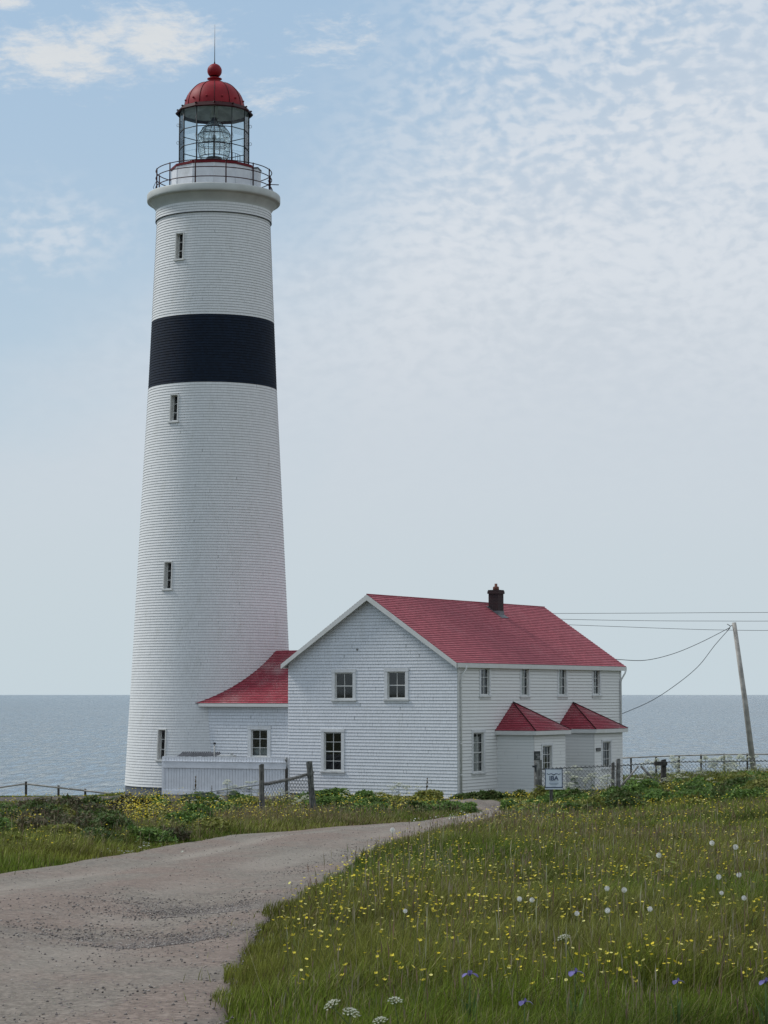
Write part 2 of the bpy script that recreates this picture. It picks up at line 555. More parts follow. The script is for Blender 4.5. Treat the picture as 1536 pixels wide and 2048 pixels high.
# lantern glazing: thinner
m, t, b, out = newmat('lantern_glass')
t.n.remove(b)
gl = t.node('ShaderNodeBsdfGlossy', inp={'Roughness': 0.02, 'Color': c4(0.8, 0.85, 0.88)})
tr = t.node('ShaderNodeBsdfTransparent', inp={'Color': c4(0.93, 0.96, 0.96)})
fr = t.node('ShaderNodeFresnel', inp={'IOR': 1.35})
mx = t.node('ShaderNodeMixShader')
t.l.new(fr.outputs[0], mx.inputs[0]); t.l.new(tr.outputs[0], mx.inputs[1]); t.l.new(gl.outputs[0], mx.inputs[2])
t.l.new(mx.outputs[0], out.inputs[0])
# lens prisms
m, t, b, out = newmat('lens_glass')
t.n.remove(b)
gl = t.node('ShaderNodeBsdfGlass', inp={'Roughness': 0.02, 'Color': c4(0.97, 0.99, 0.975), 'IOR': 1.35})
tr = t.node('ShaderNodeBsdfTransparent', inp={'Color': c4(0.97, 0.985, 0.98)})
mx = t.node('ShaderNodeMixShader', inp={0: 0.72})
t.l.new(gl.outputs[0], mx.inputs[1]); t.l.new(tr.outputs[0], mx.inputs[2]); t.l.new(mx.outputs[0], out.inputs[0])

# sea
m, t, b, out = newmat('sea_water')
geo = t.node('ShaderNodeNewGeometry')
mpn = t.node('ShaderNodeMapping'); t.l.new(geo.outputs['Position'], mpn.inputs[0]); mpn.inputs['Scale'].default_value = (1.0, 0.55, 1); mpn.inputs['Rotation'].default_value = (0, 0, R(12))
n1 = t.noise(mpn.outputs[0], 0.45, 5, 0.6, 0.3)
mpa = t.node('ShaderNodeMapping'); t.l.new(geo.outputs['Position'], mpa.inputs[0]); mpa.inputs['Scale'].default_value = (0.22, 0.05, 1)
n2 = t.noise(mpa.outputs[0], 1.0, 5, 0.65, 0.4)
n3 = t.noise(geo.outputs['Position'], 0.008, 4, 0.6)
mpb = t.node('ShaderNodeMapping'); t.l.new(geo.outputs['Position'], mpb.inputs[0]); mpb.inputs['Scale'].default_value = (0.004, 0.0011, 1)
n4 = t.noise(mpb.outputs[0], 1.0, 4, 0.6)
h = t.math('ADD', t.math('MULTIPLY', n1, 0.5), t.math('MULTIPLY', n2, 6.5))
bp = t.node('ShaderNodeBump', inp={'Height': h, 'Strength': 1.0, 'Distance': 1.0})
t.l.new(bp.outputs[0], b.inputs['Normal'])
cw = t.mix(t.smooth(n4, 0.35, 0.65), c4(0.014, 0.045, 0.072), c4(0.028, 0.068, 0.098))
mpc = t.node('ShaderNodeMapping'); t.l.new(geo.outputs['Position'], mpc.inputs[0]); mpc.inputs['Scale'].default_value = (0.50, 0.045, 1)
glint = t.noise(mpc.outputs[0], 1.0, 5, 0.7, 0.3)
cw = t.mix(t.smooth(glint, 0.44, 0.64), cw, c4(0.27, 0.36, 0.43))  # light glints on the ripples, painted into the water colour
t.set(b.inputs['Base Color'], cw)
t.set(b.inputs['Roughness'], t.smooth(glint, 0.40, 0.62, 0.08, 0.35))
b.inputs['IOR'].default_value = 1.33

# ground under the grass
m, t, b, out = newmat('meadow_soil')
geo = t.node('ShaderNodeNewGeometry')
n1 = t.noise(geo.outputs['Position'], 3.0, 6, 0.65)
n2 = t.noise(geo.outputs['Position'], 0.3, 4, 0.6)
cc = t.mix(t.smooth(n1, 0.35, 0.7), c4(0.030, 0.036, 0.008), c4(0.070, 0.080, 0.020))
cc = t.mix(t.smooth(n2, 0.5, 0.75, 0, 0.6), cc, c4(0.060, 0.055, 0.030))
t.set(b.inputs['Base Color'], cc); b.inputs['Roughness'].default_value = 0.95
bp = t.node('ShaderNodeBump', inp={'Height': n1, 'Strength': 0.8, 'Distance': 0.08}); t.l.new(bp.outputs[0], b.inputs['Normal'])

# gravel track
m, t, b, out = newmat('gravel_track')
geo = t.node('ShaderNodeNewGeometry')
P = geo.outputs['Position']
s = t.node('ShaderNodeSeparateXYZ'); t.l.new(P, s.inputs[0])
nf = t.noise(P, 24.0, 7, 0.78)
nm = t.noise(P, 5.0, 6, 0.7)
mpr = t.node('ShaderNodeMapping'); t.l.new(P, mpr.inputs[0]); mpr.inputs['Scale'].default_value = (1.0, 0.45, 1)
nb = t.noise(mpr.outputs[0], 0.75, 6, 0.62, 0.5)
vor = t.node('ShaderNodeTexVoronoi', inp={'Scale': 26.0}); t.l.new(P, vor.inputs['Vector'])
grey = t.mix(t.smooth(nf, 0.3, 0.72), c4(0.115, 0.102, 0.086), c4(0.295, 0.265, 0.225))
pink = t.mix(t.smooth(nf, 0.3, 0.72), c4(0.125, 0.095, 0.078), c4(0.295, 0.228, 0.192))
near = t.smooth(s.outputs[1], 34.0, 16.0)
pk = t.math('ADD', t.smooth(nb, 0.40, 0.62), t.math('MULTIPLY', near, 0.25), clamp=True)
cc = t.mix(t.math('MULTIPLY', pk, 0.85), grey, pink)
cc = t.mix(t.smooth(nm, 0.52, 0.72, 0, 0.5), cc, c4(0.095, 0.084, 0.074))
cc = t.mix(t.smooth(nm, 0.46, 0.34, 0, 0.35), cc, c4(0.33, 0.29, 0.25))
wa = t.node('ShaderNodeAttribute', attribute_name='wear')
wv_ = t.math('ADD', wa.outputs['Fac'], t.math('MULTIPLY', t.math('SUBTRACT', nb, 0.5), 0.9))
worn = t.mix(t.smooth(nf, 0.3, 0.72), c4(0.225, 0.200, 0.170), c4(0.335, 0.300, 0.258))
cc = t.mix(t.smooth(wv_, 0.15, 0.95, 0, 0.75), cc, worn)
cc = t.mix(t.smooth(wv_, -0.05, -0.75, 0, 0.45), cc, c4(0.115, 0.10, 0.088))
pebm = t.math('MULTIPLY', t.smooth(vor.outputs['Distance'], 0.32, 0.12), t.smooth(nm, 0.42, 0.62))
tintv = t.mix(0.5, vor.outputs['Color'], c4(0.5, 0.48, 0.47))
pebc = t.mix(1.0, tintv, c4(0.42, 0.39, 0.37), 'MULTIPLY')
cc = t.mix(t.math('MULTIPLY', pebm, 0.55), cc, pebc)
t.set(b.inputs['Base Color'], cc); b.inputs['Roughness'].default_value = 0.93; b.inputs['Specular IOR Level'].default_value = 0.2
hh = t.math('ADD', t.math('MULTIPLY', nf, 0.35), t.math('ADD', t.math('MULTIPLY', nm, 0.9), t.math('MULTIPLY', pebm, 0.5)))
bp = t.node('ShaderNodeBump', inp={'Height': hh, 'Strength': 0.75, 'Distance': 0.03}); t.l.new(bp.outputs[0], b.inputs['Normal'])

m, t, b, out = newmat('bare_soil')
geo = t.node('ShaderNodeNewGeometry')
n1 = t.noise(geo.outputs['Position'], 2.2, 7, 0.7)
cc = t.mix(t.smooth(n1, 0.3, 0.7), c4(0.045, 0.038, 0.032), c4(0.125, 0.108, 0.090))
t.set(b.inputs['Base Color'], cc); b.inputs['Roughness'].default_value = 0.95
bp = t.node('ShaderNodeBump', inp={'Height': n1, 'Strength': 1.0, 'Distance': 0.15}); t.l.new(bp.outputs[0], b.inputs['Normal'])

# pebbles
m, t, b, out = newmat('pebble')
geo = t.node('ShaderNodeNewGeometry')
cr = t.node('ShaderNodeValToRGB'); t.l.new(geo.outputs['Random Per Island'], cr.inputs[0])
cr.color_ramp.elements[0].color = c4(0.085, 0.075, 0.07); cr.color_ramp.elements[1].color = c4(0.34, 0.31, 0.28)
e = cr.color_ramp.elements.new(0.5); e.color = c4(0.19, 0.165, 0.155)
t.l.new(cr.outputs[0], b.inputs['Base Color']); b.inputs['Roughness'].default_value = 0.85


def leafmat(name, attr=True, color=None, trans=0.25):
    m, t, b, out = newmat(name)
    if attr:
        a = t.node('ShaderNodeVertexColor', layer_name='tint'); cc = a.outputs[0]
    else:
        tcn = t.node('ShaderNodeTexCoord')
        nz = t.noise(tcn.outputs['Object'], 9.0, 3, 0.6)
        cc = t.mix(t.smooth(nz, 0.3, 0.7), c4(*[k * 0.7 for k in color]), c4(*[k * 1.25 for k in color]))
    t.set(b.inputs['Base Color'], cc); b.inputs['Roughness'].default_value = 0.55
    b.inputs['Specular IOR Level'].default_value = 0.10
    tl = t.node('ShaderNodeBsdfTranslucent'); t.set(tl.inputs[0], cc)
    mx = t.node('ShaderNodeMixShader', inp={0: trans})
    t.l.new(b.outputs[0], mx.inputs[1]); t.l.new(tl.outputs[0], mx.inputs[2]); t.l.new(mx.outputs[0], out.inputs[0])
    return m
leafmat('blade')
leafmat('stem_green', False, (0.12, 0.16, 0.06))
leafmat('leaf_green', False, (0.085, 0.14, 0.045))
leafmat('buttercup_yellow', False, (0.80, 0.68, 0.09), 0.15)
leafmat('umbel_white', False, (0.74, 0.76, 0.64), 0.2)
leafmat('seed_white', False, (0.88, 0.89, 0.88), 0.4)
leafmat('iris_purple', False, (0.19, 0.17, 0.40), 0.3)
leafmat('iris_pale', False, (0.45, 0.40, 0.60), 0.3)
leafmat('dead_stem', False, (0.16, 0.125, 0.075))
leafmat('dark_stem', False, (0.035, 0.045, 0.022))

# ------------------------------------------------------------------ road outline (world xy)
def gh(px, py):
    p = ground_hit(px, py); return (p.x, p.y)

Lpts = [(-7.0, -10), (-7.0, 0), (-6.5, 9), (-5.6, 17.5)] + [gh(*q) for q in ((0, 1751), (125, 1732), (250, 1711), (354, 1691), (458, 1674), (640, 1659), (800, 1647), (920, 1634))] + [(2.75, 64.0), (2.75, 68), (2.35, 74), (2.1, 80), (2.6, 88)]
Rpts = [(1.6, -10), (1.2, 0), (0.3, 6), (-0.55, 9)] + [gh(*q) for q in ((474, 2048), (486, 1965), (508, 1903), (542, 1852), (588, 1814), (638, 1784), (688, 1752), (742, 1716), (800, 1686), (900, 1664), (965, 1648))] + [(3.25, 61), (3.3, 66), (3.7, 72), (4.1, 79), (4.2, 88)]


def resample(pts, n):
    P = np.array(pts, float)
    # Catmull-Rom refinement
    Q = []
    for i in range(len(P) - 1):
        p0 = P[max(i - 1, 0)]; p1 = P[i]; p2 = P[i + 1]; p3 = P[min(i + 2, len(P) - 1)]
        for t_ in np.linspace(0, 1, 10, endpoint=False):
            Q.append(0.5 * ((2 * p1) + (-p0 + p2) * t_ + (2 * p0 - 5 * p1 + 4 * p2 - p3) * t_ ** 2 + (-p0 + 3 * p1 - 3 * p2 + p3) * t_ ** 3))
    Q.append(P[-1]); Q = np.array(Q)
    return Q


Lc, Rc = resample(Lpts, 0), resample(Rpts, 0)
ys = np.concatenate([np.arange(-10, 12, 1.0), np.arange(12, 40, 0.5), np.arange(40, 88, 0.7)])


def xat(C, y):
    # first monotone-in-y lookup
    o = np.argsort(C[:, 1])
    return np.interp(y, C[o, 1], C[o, 0])


def in_road(x, y, grow=0.0):
    xl = xat(Lc, y) - grow; xr = xat(Rc, y) + grow
    return (x > xl) & (x < xr) & (y < 88)


def vnoise(x, y, s, seed=0):
    """cheap smooth value noise, numpy"""
    x = np.asarray(x, float) / s; y = np.asarray(y, float) / s
    xi = np.floor(x).astype(int); yi = np.floor(y).astype(int)
    fx = x - xi; fy = y - yi
    fx = fx * fx * (3 - 2 * fx); fy = fy * fy * (3 - 2 * fy)
    def h(a, b):
        k = (a * 374761393 + b * 668265263 + seed * 1274126177) & 0x7fffffff
        k = ((k ^ (k >> 13)) * 1274126177) & 0x7fffffff
        return ((k ^ (k >> 16)) & 0xffff) / 65535.0
    return (h(xi, yi) * (1 - fx) + h(xi + 1, yi) * fx) * (1 - fy) + (h(xi, yi + 1) * (1 - fx) + h(xi + 1, yi + 1) * fx) * fy


def sheet_obj(name, X, Y, Z, mat, attr=None):
    """grid mesh from 2-D arrays"""
    n, k = X.shape
    V = np.stack([X, Y, Z], -1).reshape(-1, 3)
    idx = np.arange(n * k).reshape(n, k)
    F_ = np.stack([idx[:-1, :-1], idx[:-1, 1:], idx[1:, 1:], idx[1:, :-1]], -1).reshape(-1, 4)
    me = bpy.data.meshes.new(name)
    me.from_pydata(V.tolist(), [], F_.tolist())
    me.materials.append(mat)
    me.polygons.foreach_set('use_smooth', [True] * len(me.polygons))
    if attr is not None:
        ca = me.attributes.new('wear', 'FLOAT', 'POINT'); ca.data.foreach_set('value', attr.ravel().astype(np.float32))
    me.update()
    o = bpy.data.objects.new(name, me); col_main.objects.link(o)
    return o


# ground sheet (a ring of headland, falls into the sea at the cliff)
gy = np.concatenate([[-6000, -2000, -700, -250, -110], np.arange(-60, 8, 4.0), np.arange(8, 100, 0.8), np.arange(100, 156, 1.5), [160, 170]])
gx = np.concatenate([[-6000, -2500, -900, -500, -300, -200, -140, -100, -75, -55, -42], np.arange(-34, 34, 0.7), [38, 46, 60, 80, 110, 150, 220, 320, 520, 900, 2500, 6000]])
GX, GY = np.meshgrid(gx, gy)
GZ = gz(GX, GY)
inr = in_road(GX, GY, -0.7)
GZ = GZ - np.where(inr, 0.22, 0.0)
tag(sheet_obj('ground', GX, GY, GZ, MAT['meadow_soil']), kind='structure')

# sea: one sheet to the horizon
sx = np.array([-60000, -20000, -6000, -2000, -600, 0, 600, 2000, 6000, 20000, 60000.0])
sy = np.array([140, 600, 1500, 4000, 12000, 30000, 56000.0])
SX, SY = np.meshgrid(sx, sy)
tag(sheet_obj('sea', SX, SY, np.full_like(SX, -20.5), MAT['sea_water']), kind='structure')

# gravel road with ruts and potholes
POT = [(ground_hit(300, 1812), 0.75, 1.9), (ground_hit(200, 1865), 0.8, 1.7), (ground_hit(420, 1810), 0.5, 1.2), (ground_hit(330, 1868), 0.5, 1.0)]
tt = np.linspace(0, 1, 90)
RX = np.stack([xat(Lc, y) + (xat(Rc, y) - xat(Lc, y)) * tt for y in ys]); RY = np.repeat(ys[:, None], len(tt), 1)
RX += 0.0
ROFF = 0.035 + 0.02 * (vnoise(RX, RY, 0.9, 3) - 0.5) + 0.012 * (vnoise(RX, RY, 0.25, 5) - 0.5)
ROFF += 0.03 * np.exp(-((tt[None, :] - 0.5) / 0.16) ** 2) - 0.022 * np.exp(-((tt[None, :] - 0.25) / 0.09) ** 2) - 0.022 * np.exp(-((tt[None, :] - 0.77) / 0.09) ** 2)
for p, ra, rb in POT:
    ROFF -= 0.05 * np.exp(-(((RX - p.x) / ra) ** 2 + ((RY - p.y) / rb) ** 2) ** 1.5)
edge_dip = np.minimum(tt, 1 - tt)[None, :]
ROFF -= 0.10 * np.exp(-edge_dip / 0.004)
RZ = gz(RX, RY) + ROFF
wob = (vnoise(RX, RY, 3.0, 71) - 0.5) * 0.10
T2 = tt[None, :] + wob
WEAR = np.exp(-((T2 - 0.27) / 0.10) ** 2) + np.exp(-((T2 - 0.72) / 0.11) ** 2)
WEAR = np.clip(WEAR * (0.25 + 0.9 * vnoise(RX, RY * 0.5, 1.6, 73)), 0, 0.8)
for p, ra, rb in POT:
    WEAR = WEAR - 0.9 * np.exp(-(((RX - p.x) / ra) ** 2 + ((RY - p.y) / (rb * .6)) ** 2))
WEAR -= 0.5 * np.exp(-(1 - T2) / 0.06)
WEAR -= 1.1 * sst((RY - 63) / 5)
tag(sheet_obj('road', RX, RY, RZ, MAT['gravel_track'], WEAR), kind='structure')

# bare soil round the foot of the tower
u_ = np.linspace(-26, -1.5, 120); v_ = np.linspace(76.5, 104, 80)
BX, BY = np.meshgrid(u_, v_)
ed = np.minimum.reduce([(BX + 24) / 3, (-2.0 - BX) / 3, (BY - 79.5) / 3, (103 - BY) / 3])
BZ = gz(BX, BY) + 0.04 * np.clip(ed + (vnoise(BX, BY, 1.6, 9) - 0.5) * 0.9, -1, 0.6) + 0.03 * vnoise(BX, BY, 0.5, 11)
tag(sheet_obj('bare_soil', BX, BY, BZ, MAT['bare_soil']), kind='structure')

# ------------------------------------------------------------------ frames for house and tower
HX, HY = 3.08, 96.0
HZ = -2.72
HROT = R(-31.0)
HM = Matrix.Translation((HX, HY, HZ)) @ Matrix.Rotation(HROT, 4, 'Z')
HMI = HM.inverted()
X_, Y_, Z_ = Vector((1, 0, 0)), Vector((0, 1, 0)), Vector((0, 0, 1))
HXw, HYw = (HM.to_3x3() @ X_), (HM.to_3x3() @ Y_)
HW, HL, HE = 8.5, 16.1, 5.66       # width, length, wall height
RIDGE = 2.86


def hit_local(px, py, P, N):
    """pixel ray against a plane given in house-local coordinates, result local"""
    return HMI @ plane_hit(px, py, HM @ Vector(P), HM.to_3x3() @ Vector(N))


def siding(mb, O, U, N, z0, z1, uint, holes=(), course=0.125, t_=0.016, mat=0, uoff=0.0):
    """courses of wedge-shaped boards on a wall plane; holes=(u0,u1,z0,z1)"""
    n = int(round((z1 - z0) / course + 0.499))
    for i in range(n):
        a = z0 + i * course; b = min(a + course, z1)
        if b - a < 1e-4: continue
        cuts = sorted(set([a, b] + [h for hh in holes for h in (hh[2], hh[3]) if a < h < b]))
        for c0, c1 in zip(cuts[:-1], cuts[1:]):
            m_ = 0.5 * (c0 + c1)
            l0, r0 = uint(c0); l1, r1 = uint(c1)
            hs = sorted([(h[0], h[1]) for h in holes if h[2] <= m_ <= h[3]])
            segs = []
            cur = None
            lo0, lo1 = l0, l1
            for (ha, hb) in hs:
                segs.append((lo0, ha, lo1, ha)); lo0 = lo1 = hb
            segs.append((lo0, r0, lo1, r1))
            n0 = t_ * (1 - (c0 - a) / course); n1 = t_ * (1 - (c1 - a) / course)
            for (p0, q0, p1, q1) in segs:
                if q0 - p0 < 1e-4 and q1 - p1 < 1e-4: continue
                P = [O + U * p0 + Z_ * c0 + N * n0, O + U * q0 + Z_ * c0 + N * n0, O + U * q1 + Z_ * c1 + N * n1, O + U * p1 + Z_ * c1 + N * n1]
                mb.face(P, mat, [(p0 + uoff, c0 - z0), (q0 + uoff, c0 - z0), (q1 + uoff, c1 - z0 - 1e-4), (p1 + uoff, c1 - z0 - 1e-4)])
                if c0 == a and i > 0:
                    Q = [O + U * p0 + Z_ * c0, O + U * q0 + Z_ * c0, O + U * q0 + Z_ * c0 + N * n0, O + U * p0 + Z_ * c0 + N * n0]
                    mb.face(Q, mat, [(p0 + uoff, c0 - z0 + .001), (q0 + uoff, c0 - z0 + .001), (q0 + uoff, c0 - z0 + .002), (p0 + uoff, c0 - z0 + .002)])


def roofing(mb, A, B, C, D, course=0.15, t_=0.022, mat=0):
    """shingle courses on the quad A-B (eave) to D-C (ridge); A->D and B->C are the sides"""
    A, B, C, D = map(Vector, (A, B, C, D))
    N = (B - A).cross(((D + C) - (A + B)) * 0.5).normalized()
    if N.z < 0: N = -N
    U = (B - A).normalized()
    S = N.cross(U)
    slope = ((D - A).dot(S))
    n = max(1, int(round(abs(slope) / course)))
    for i in range(n):
        f0, f1 = i / n, (i + 1) / n
        a0, b0 = A.lerp(D, f0), B.lerp(C, f0); a1, b1 = A.lerp(D, f1), B.lerp(C, f1)
        v0 = i * course
        ua0, ub0, ua1, ub1 = (a0 - A).dot(U), (b0 - A).dot(U), (a1 - A).dot(U), (b1 - A).dot(U)
        mb.face([a0 + N * t_, b0 + N * t_, b1 + N * 0.001, a1 + N * 0.001], mat, [(ua0, v0), (ub0, v0), (ub1, v0 + course - 1e-4), (ua1, v0 + course - 1e-4)])
        mb.face([a0, b0, b0 + N * t_, a0 + N * t_], mat, [(ua0, v0 + .001), (ub0, v0 + .001), (ub0, v0 + .002), (ua0, v0 + .002)])


def make_window(parent, O, U, N, w, h, cols, rows, casing=0.11, sill=True, curtain=0.0, depth=0.09, name='window', flat=False, sash_mid=True):
    """O bottom-centre of the glass opening on the wall plane. Returns part."""
    V = Z_
    mb = MB()
    # casing boards
    if casing:
        c = casing
        mb.obox(O, U, V, N, -w / 2 - c, -w / 2, 0, h, 0.0, 0.035, 1)
        mb.obox(O, U, V, N, w / 2, w / 2 + c, 0, h, 0.0, 0.035, 1)
        mb.obox(O, U, V, N, -w / 2 - c - 0.015, w / 2 + c + 0.015, h, h + c, 0.0, 0.045, 1)
    # reveal
    t_ = 0.02
    mb.obox(O, U, V, N, -w / 2, -w / 2 + t_, 0, h, -depth, 0.010, 0)
    mb.obox(O, U, V, N, w / 2 - t_, w / 2, 0, h, -depth, 0.010, 0)
    mb.obox(O, U, V, N, -w / 2 + t_, w / 2 - t_, h - t_, h, -depth, 0.010, 0)
    mb.obox(O, U, V, N, -w / 2 + t_, w / 2 - t_, 0, t_, -depth, 0.010, 0)
    # sash frame and glazing bars
    sw = 0.035
    g0, g1 = -depth + 0.012, -depth + 0.045
    u0, u1, v0, v1 = -w / 2 + t_, w / 2 - t_, t_, h - t_
    mb.obox(O, U, V, N, u0, u0 + sw, v0, v1, g0, g1, 0)
    mb.obox(O, U, V, N, u1 - sw, u1, v0, v1, g0, g1, 0)
    mb.obox(O, U, V, N, u0 + sw, u1 - sw, v1 - sw, v1, g0, g1, 0)
    mb.obox(O, U, V, N, u0 + sw, u1 - sw, v0, v0 + sw * 1.3, g0, g1, 0)
    for k in range(1, cols):
        u = u0 + (u1 - u0) * k / cols
        mb.obox(O, U, V, N, u - 0.011, u + 0.011, v0 + sw, v1 - sw, g0 + 0.003, g1 - 0.003, 0)
    for k in range(1, rows):
        v = v0 + (v1 - v0) * k / rows
        hw = 0.02 if (sash_mid and k * 2 == rows) else 0.011
        mb.obox(O, U, V, N, u0 + sw, u1 - sw, v - hw, v + hw, g0, g1 + (0.004 if hw > 0.015 else -0.001), 0)
    win = mb.build(name, [MAT['white_trim'], MAT['casing_white']], parent)
    p = MB()
    q = [O + U * u + V * v + N * (-depth + 0.022) for (u, v) in ((u0, v0), (u1, v0), (u1, v1), (u0, v1))]
    p.face(q, 0)
    p.build('pane', MAT['window_glass'], win)
    if sill:
        s_ = MB()
        s_.obox(O, U, V, N, -w / 2 - casing - 0.04, w / 2 + casing + 0.04, -0.065, 0.0, -0.005, 0.075, 0)
        s_.obox(O, U, V, N, -w / 2 - casing, w / 2 + casing, -0.17, -0.065, 0.0, 0.03, 0)
        s_.build('sill', MAT['weathered_white_trim'], win)
    if curtain > 0:
        c_ = MB()
        n_ = 18
        prev = None
        for k in range(n_ + 1):
            u = u0 + (u1 - u0) * k / n_
            off = -depth - 0.10 + 0.02 * math.sin(k * 2.1)
            a = O + U * u + V * v0 + N * off; b = O + U * u + V * (v0 + (v1 - v0) * curtain) + N * off
            if prev: c_.face([prev[0], a, b, prev[1]], 0, smooth=True)
            prev = (a, b)
        c_.build('curtain', MAT['curtain'], win)
    return win


# ------------------------------------------------------------------ keeper's house
house = empty('keepers_house', (HX, HY, HZ), HROT, 'white shingled two storey gabled house with red roof beside the lighthouse', 'house')


def win_rect(px0, py0, px1, py1, P, N, Uax, Uorg):
    a = hit_local((px0 + px1) / 2, py1, P, N); b = hit_local((px0 + px1) / 2, py0, P, N)
    l = hit_local(px0, (py0 + py1) / 2, P, N); r_ = hit_local(px1, (py0 + py1) / 2, P, N)
    return a, abs((r_ - l).dot(Uax)), b.z - a.z


gable_w = [(670, 1345, 706, 1399, 2, 2), (775, 1343, 811, 1398, 2, 2), (648, 1464, 683, 1542, 2, 4)]
side_w = [(961, 1336, 978, 1391, 2, 3), (1042, 1337, 1057, 1392, 2, 3), (1117, 1338, 1132, 1391, 2, 3), (1186, 1339, 1199, 1390, 2, 3), (946, 1465, 967, 1545, 2, 4)]
gw, sw_ = [], []
for (a, b, c, d, co, ro) in gable_w:
    O, w, h = win_rect(a, b, c, d, (0, 0, 0), (0, -1, 0), X_, None)
    O.y = 0; gw.append((O, w, h, co, ro))
for (a, b, c, d, co, ro) in side_w:
    O, w, h = win_rect(a, b, c, d, (0, 0, 0), (1, 0, 0), Y_, None)
    O.x = 0; sw_.append((O, w, h, co, ro))
print('GABLE', [(tuple(round(k, 2) for k in g[0]), round(g[1], 2), round(g[2], 2)) for g in gw])
print('SIDE', [(tuple(round(k, 2) for k in g[0]), round(g[1], 2), round(g[2], 2)) for g in sw_])

CS = 0.14
mb = MB()
slope = RIDGE / (HW / 2)


def gable_int(z):
    if z <= HE: return (0.0, HW)
    q = (z - HE) / slope
    return (q, HW - q)


Og = Vector((-HW, 0, 0))
gh_ = [(o.x + HW - w / 2, o.x + HW + w / 2, o.z, o.z + h) for (o, w, h, _, _) in gw]
siding(mb, Og, X_, -Y_, 0, HE + RIDGE, gable_int, gh_, CS, 0.020, 0)
siding(mb, Vector((0, HL, 0)), -X_, Y_, 0, HE + RIDGE, gable_int, (), CS, 0.020, 0, uoff=30)
siding(mb, Vector((-HW, HL, 0)), -Y_, -X_, 0, HE, lambda z: (0, HL), (), CS, 0.020, 0, uoff=50)
mb.build('wall', MAT['white_shingle'], house)
mb = MB()
sh = [(o.y - w / 2, o.y + w / 2, o.z, o.z + h) for (o, w, h, _, _) in sw_]
siding(mb, Vector((0, 0, 0)), Y_, X_, 0, HE, lambda z: (0, HL), sh, 0.14, 0.022, 0)
mb.build('side_wall', MAT['white_clapboard'], house)
mb = MB()
mb.box((-HW / 2, HL / 2, 2.75), (HW - 0.3, HL - 0.3, 0.2), 0)
mb.face([(-HW, 0.02, -0.02), (0, 0.02, -0.02), (0, HL - .02, -0.02), (-HW, HL - .02, -0.02)], 0)
mb.box((-HW / 2, HL * 0.42, 2.6), (HW - 0.35, 0.12, 5.3), 0)
mb.box((-HW / 2, HL * 0.42 / 2 + 0.3, 4.2), (0.12, HL * 0.42 - 1.2, 2.6), 0)
mb.box((-HW / 2, 2.9, 4.2), (HW - 0.2, 0.06, 2.7), 0)  # unseen dark partitions and ceiling, added to keep the window panes dark
mb.box((-HW / 2, 2.9, 1.3), (HW - 0.2, 0.06, 2.6), 0)
mb.box((-HW / 2, HL / 2, HE - 0.12), (HW - 0.1, HL - 0.1, 0.04), 0)
mb.build('floor', MAT['interior'], house)
for i, (o, w, h, co, ro) in enumerate(gw):
    wn__ = make_window(house, o, X_, -Y_, w, h, co, ro, casing=0.15, curtain=(0, 0, 0.0)[i])
for i, (o, w, h, co, ro) in enumerate(sw_):
    make_window(house, o, Y_, X_, w, h, co, ro, casing=0.12, curtain=(0.0, 0.95, 0.95, 0.5, 0.9)[i])
# footing
mb = MB(); mb.box((-HW / 2, HL / 2, -0.36), (HW - 0.02, HL - 0.02, 0.70), 0); mb.build('footing', MAT['plinth_grey'], house)
# corner boards
mb = MB()
for (cx, cy) in ((0, HL), ):
    mb.box((cx + 0.012, cy - 0.05, HE / 2 - 0.02), (0.05, 0.14, HE - 0.06), 0)
mb.build('corner_board', MAT['white_trim'], house)
mb = MB()
mb.box((0.012, 0.06, HE / 2 - 0.02), (0.05, 0.12, HE - 0.06), 0)
mb.build('corner_board', MAT['white_trim'], house)
# roof
OH, OG = 0.14, 0.34
ez = HE - OH * slope + 0.06
rz = HE + RIDGE + 0.06
mb = MB()
rr = rz
A = Vector((OH, -OG, ez)); B = Vector((OH, HL + OG, ez)); C = Vector((-HW / 2, HL + OG, rr)); D = Vector((-HW / 2, -OG, rr))
# slight sag of the old ridge: split in two
roofing(mb, A, B, C, D)
A2 = Vector((-HW - OH, HL + OG, ez)); B2 = Vector((-HW - OH, -OG, ez))
roofing(mb, A2, B2, D, C)
# underside
dn = Vector((0, 0, -0.10))
mb.face([A + dn, D + dn, C + dn, B + dn], 1); mb.face([A2 + dn, C + dn, D + dn, B2 + dn], 1)
roof = mb.build('roof', [MAT['red_roof_shingle'], MAT['weathered_white_trim']], house)
# ridge cap
mb = MB()
mb.tube([(-HW / 2, -OG, rr + 0.01), (-HW / 2, HL + OG, rr + 0.01)], 0.035, 6, 0)
mb.build('ridge_cap', MAT['worn_red_shingle'], roof)
# rake boards (barge boards) and fascia
for y0, y1 in ((-OG - 0.03, -OG + 0.02), (HL + OG - 0.02, HL + OG + 0.03)):
    for sgn in (1, -1):
        mb = MB()
        xe = OH + 0.02 if sgn > 0 else -HW - OH - 0.02
        xr = -HW / 2
        zt_, zb = 0.0, -0.24
        e_, r__ = Vector((xe, 0, ez - 0.01)), Vector((xr, 0, rr - 0.005))
        P = []
        for yy in (y0, y1):
            P.append([Vector((e_.x, yy, e_.z + zt_)), Vector((r__.x, yy, r__.z + zt_)), Vector((r__.x, yy, r__.z + zb)), Vector((e_.x, yy, e_.z + zb + 0.04))])
        f = P[0]; k = P[1]
        mb.face(f, 0); mb.face(list(reversed(k)), 0)
        for q in range(4):
            mb.face([f[q], k[q], k[(q + 1) % 4], f[(q + 1) % 4]], 0)
        mb.build('barge_board', MAT['white_trim'], roof)
mb = MB()
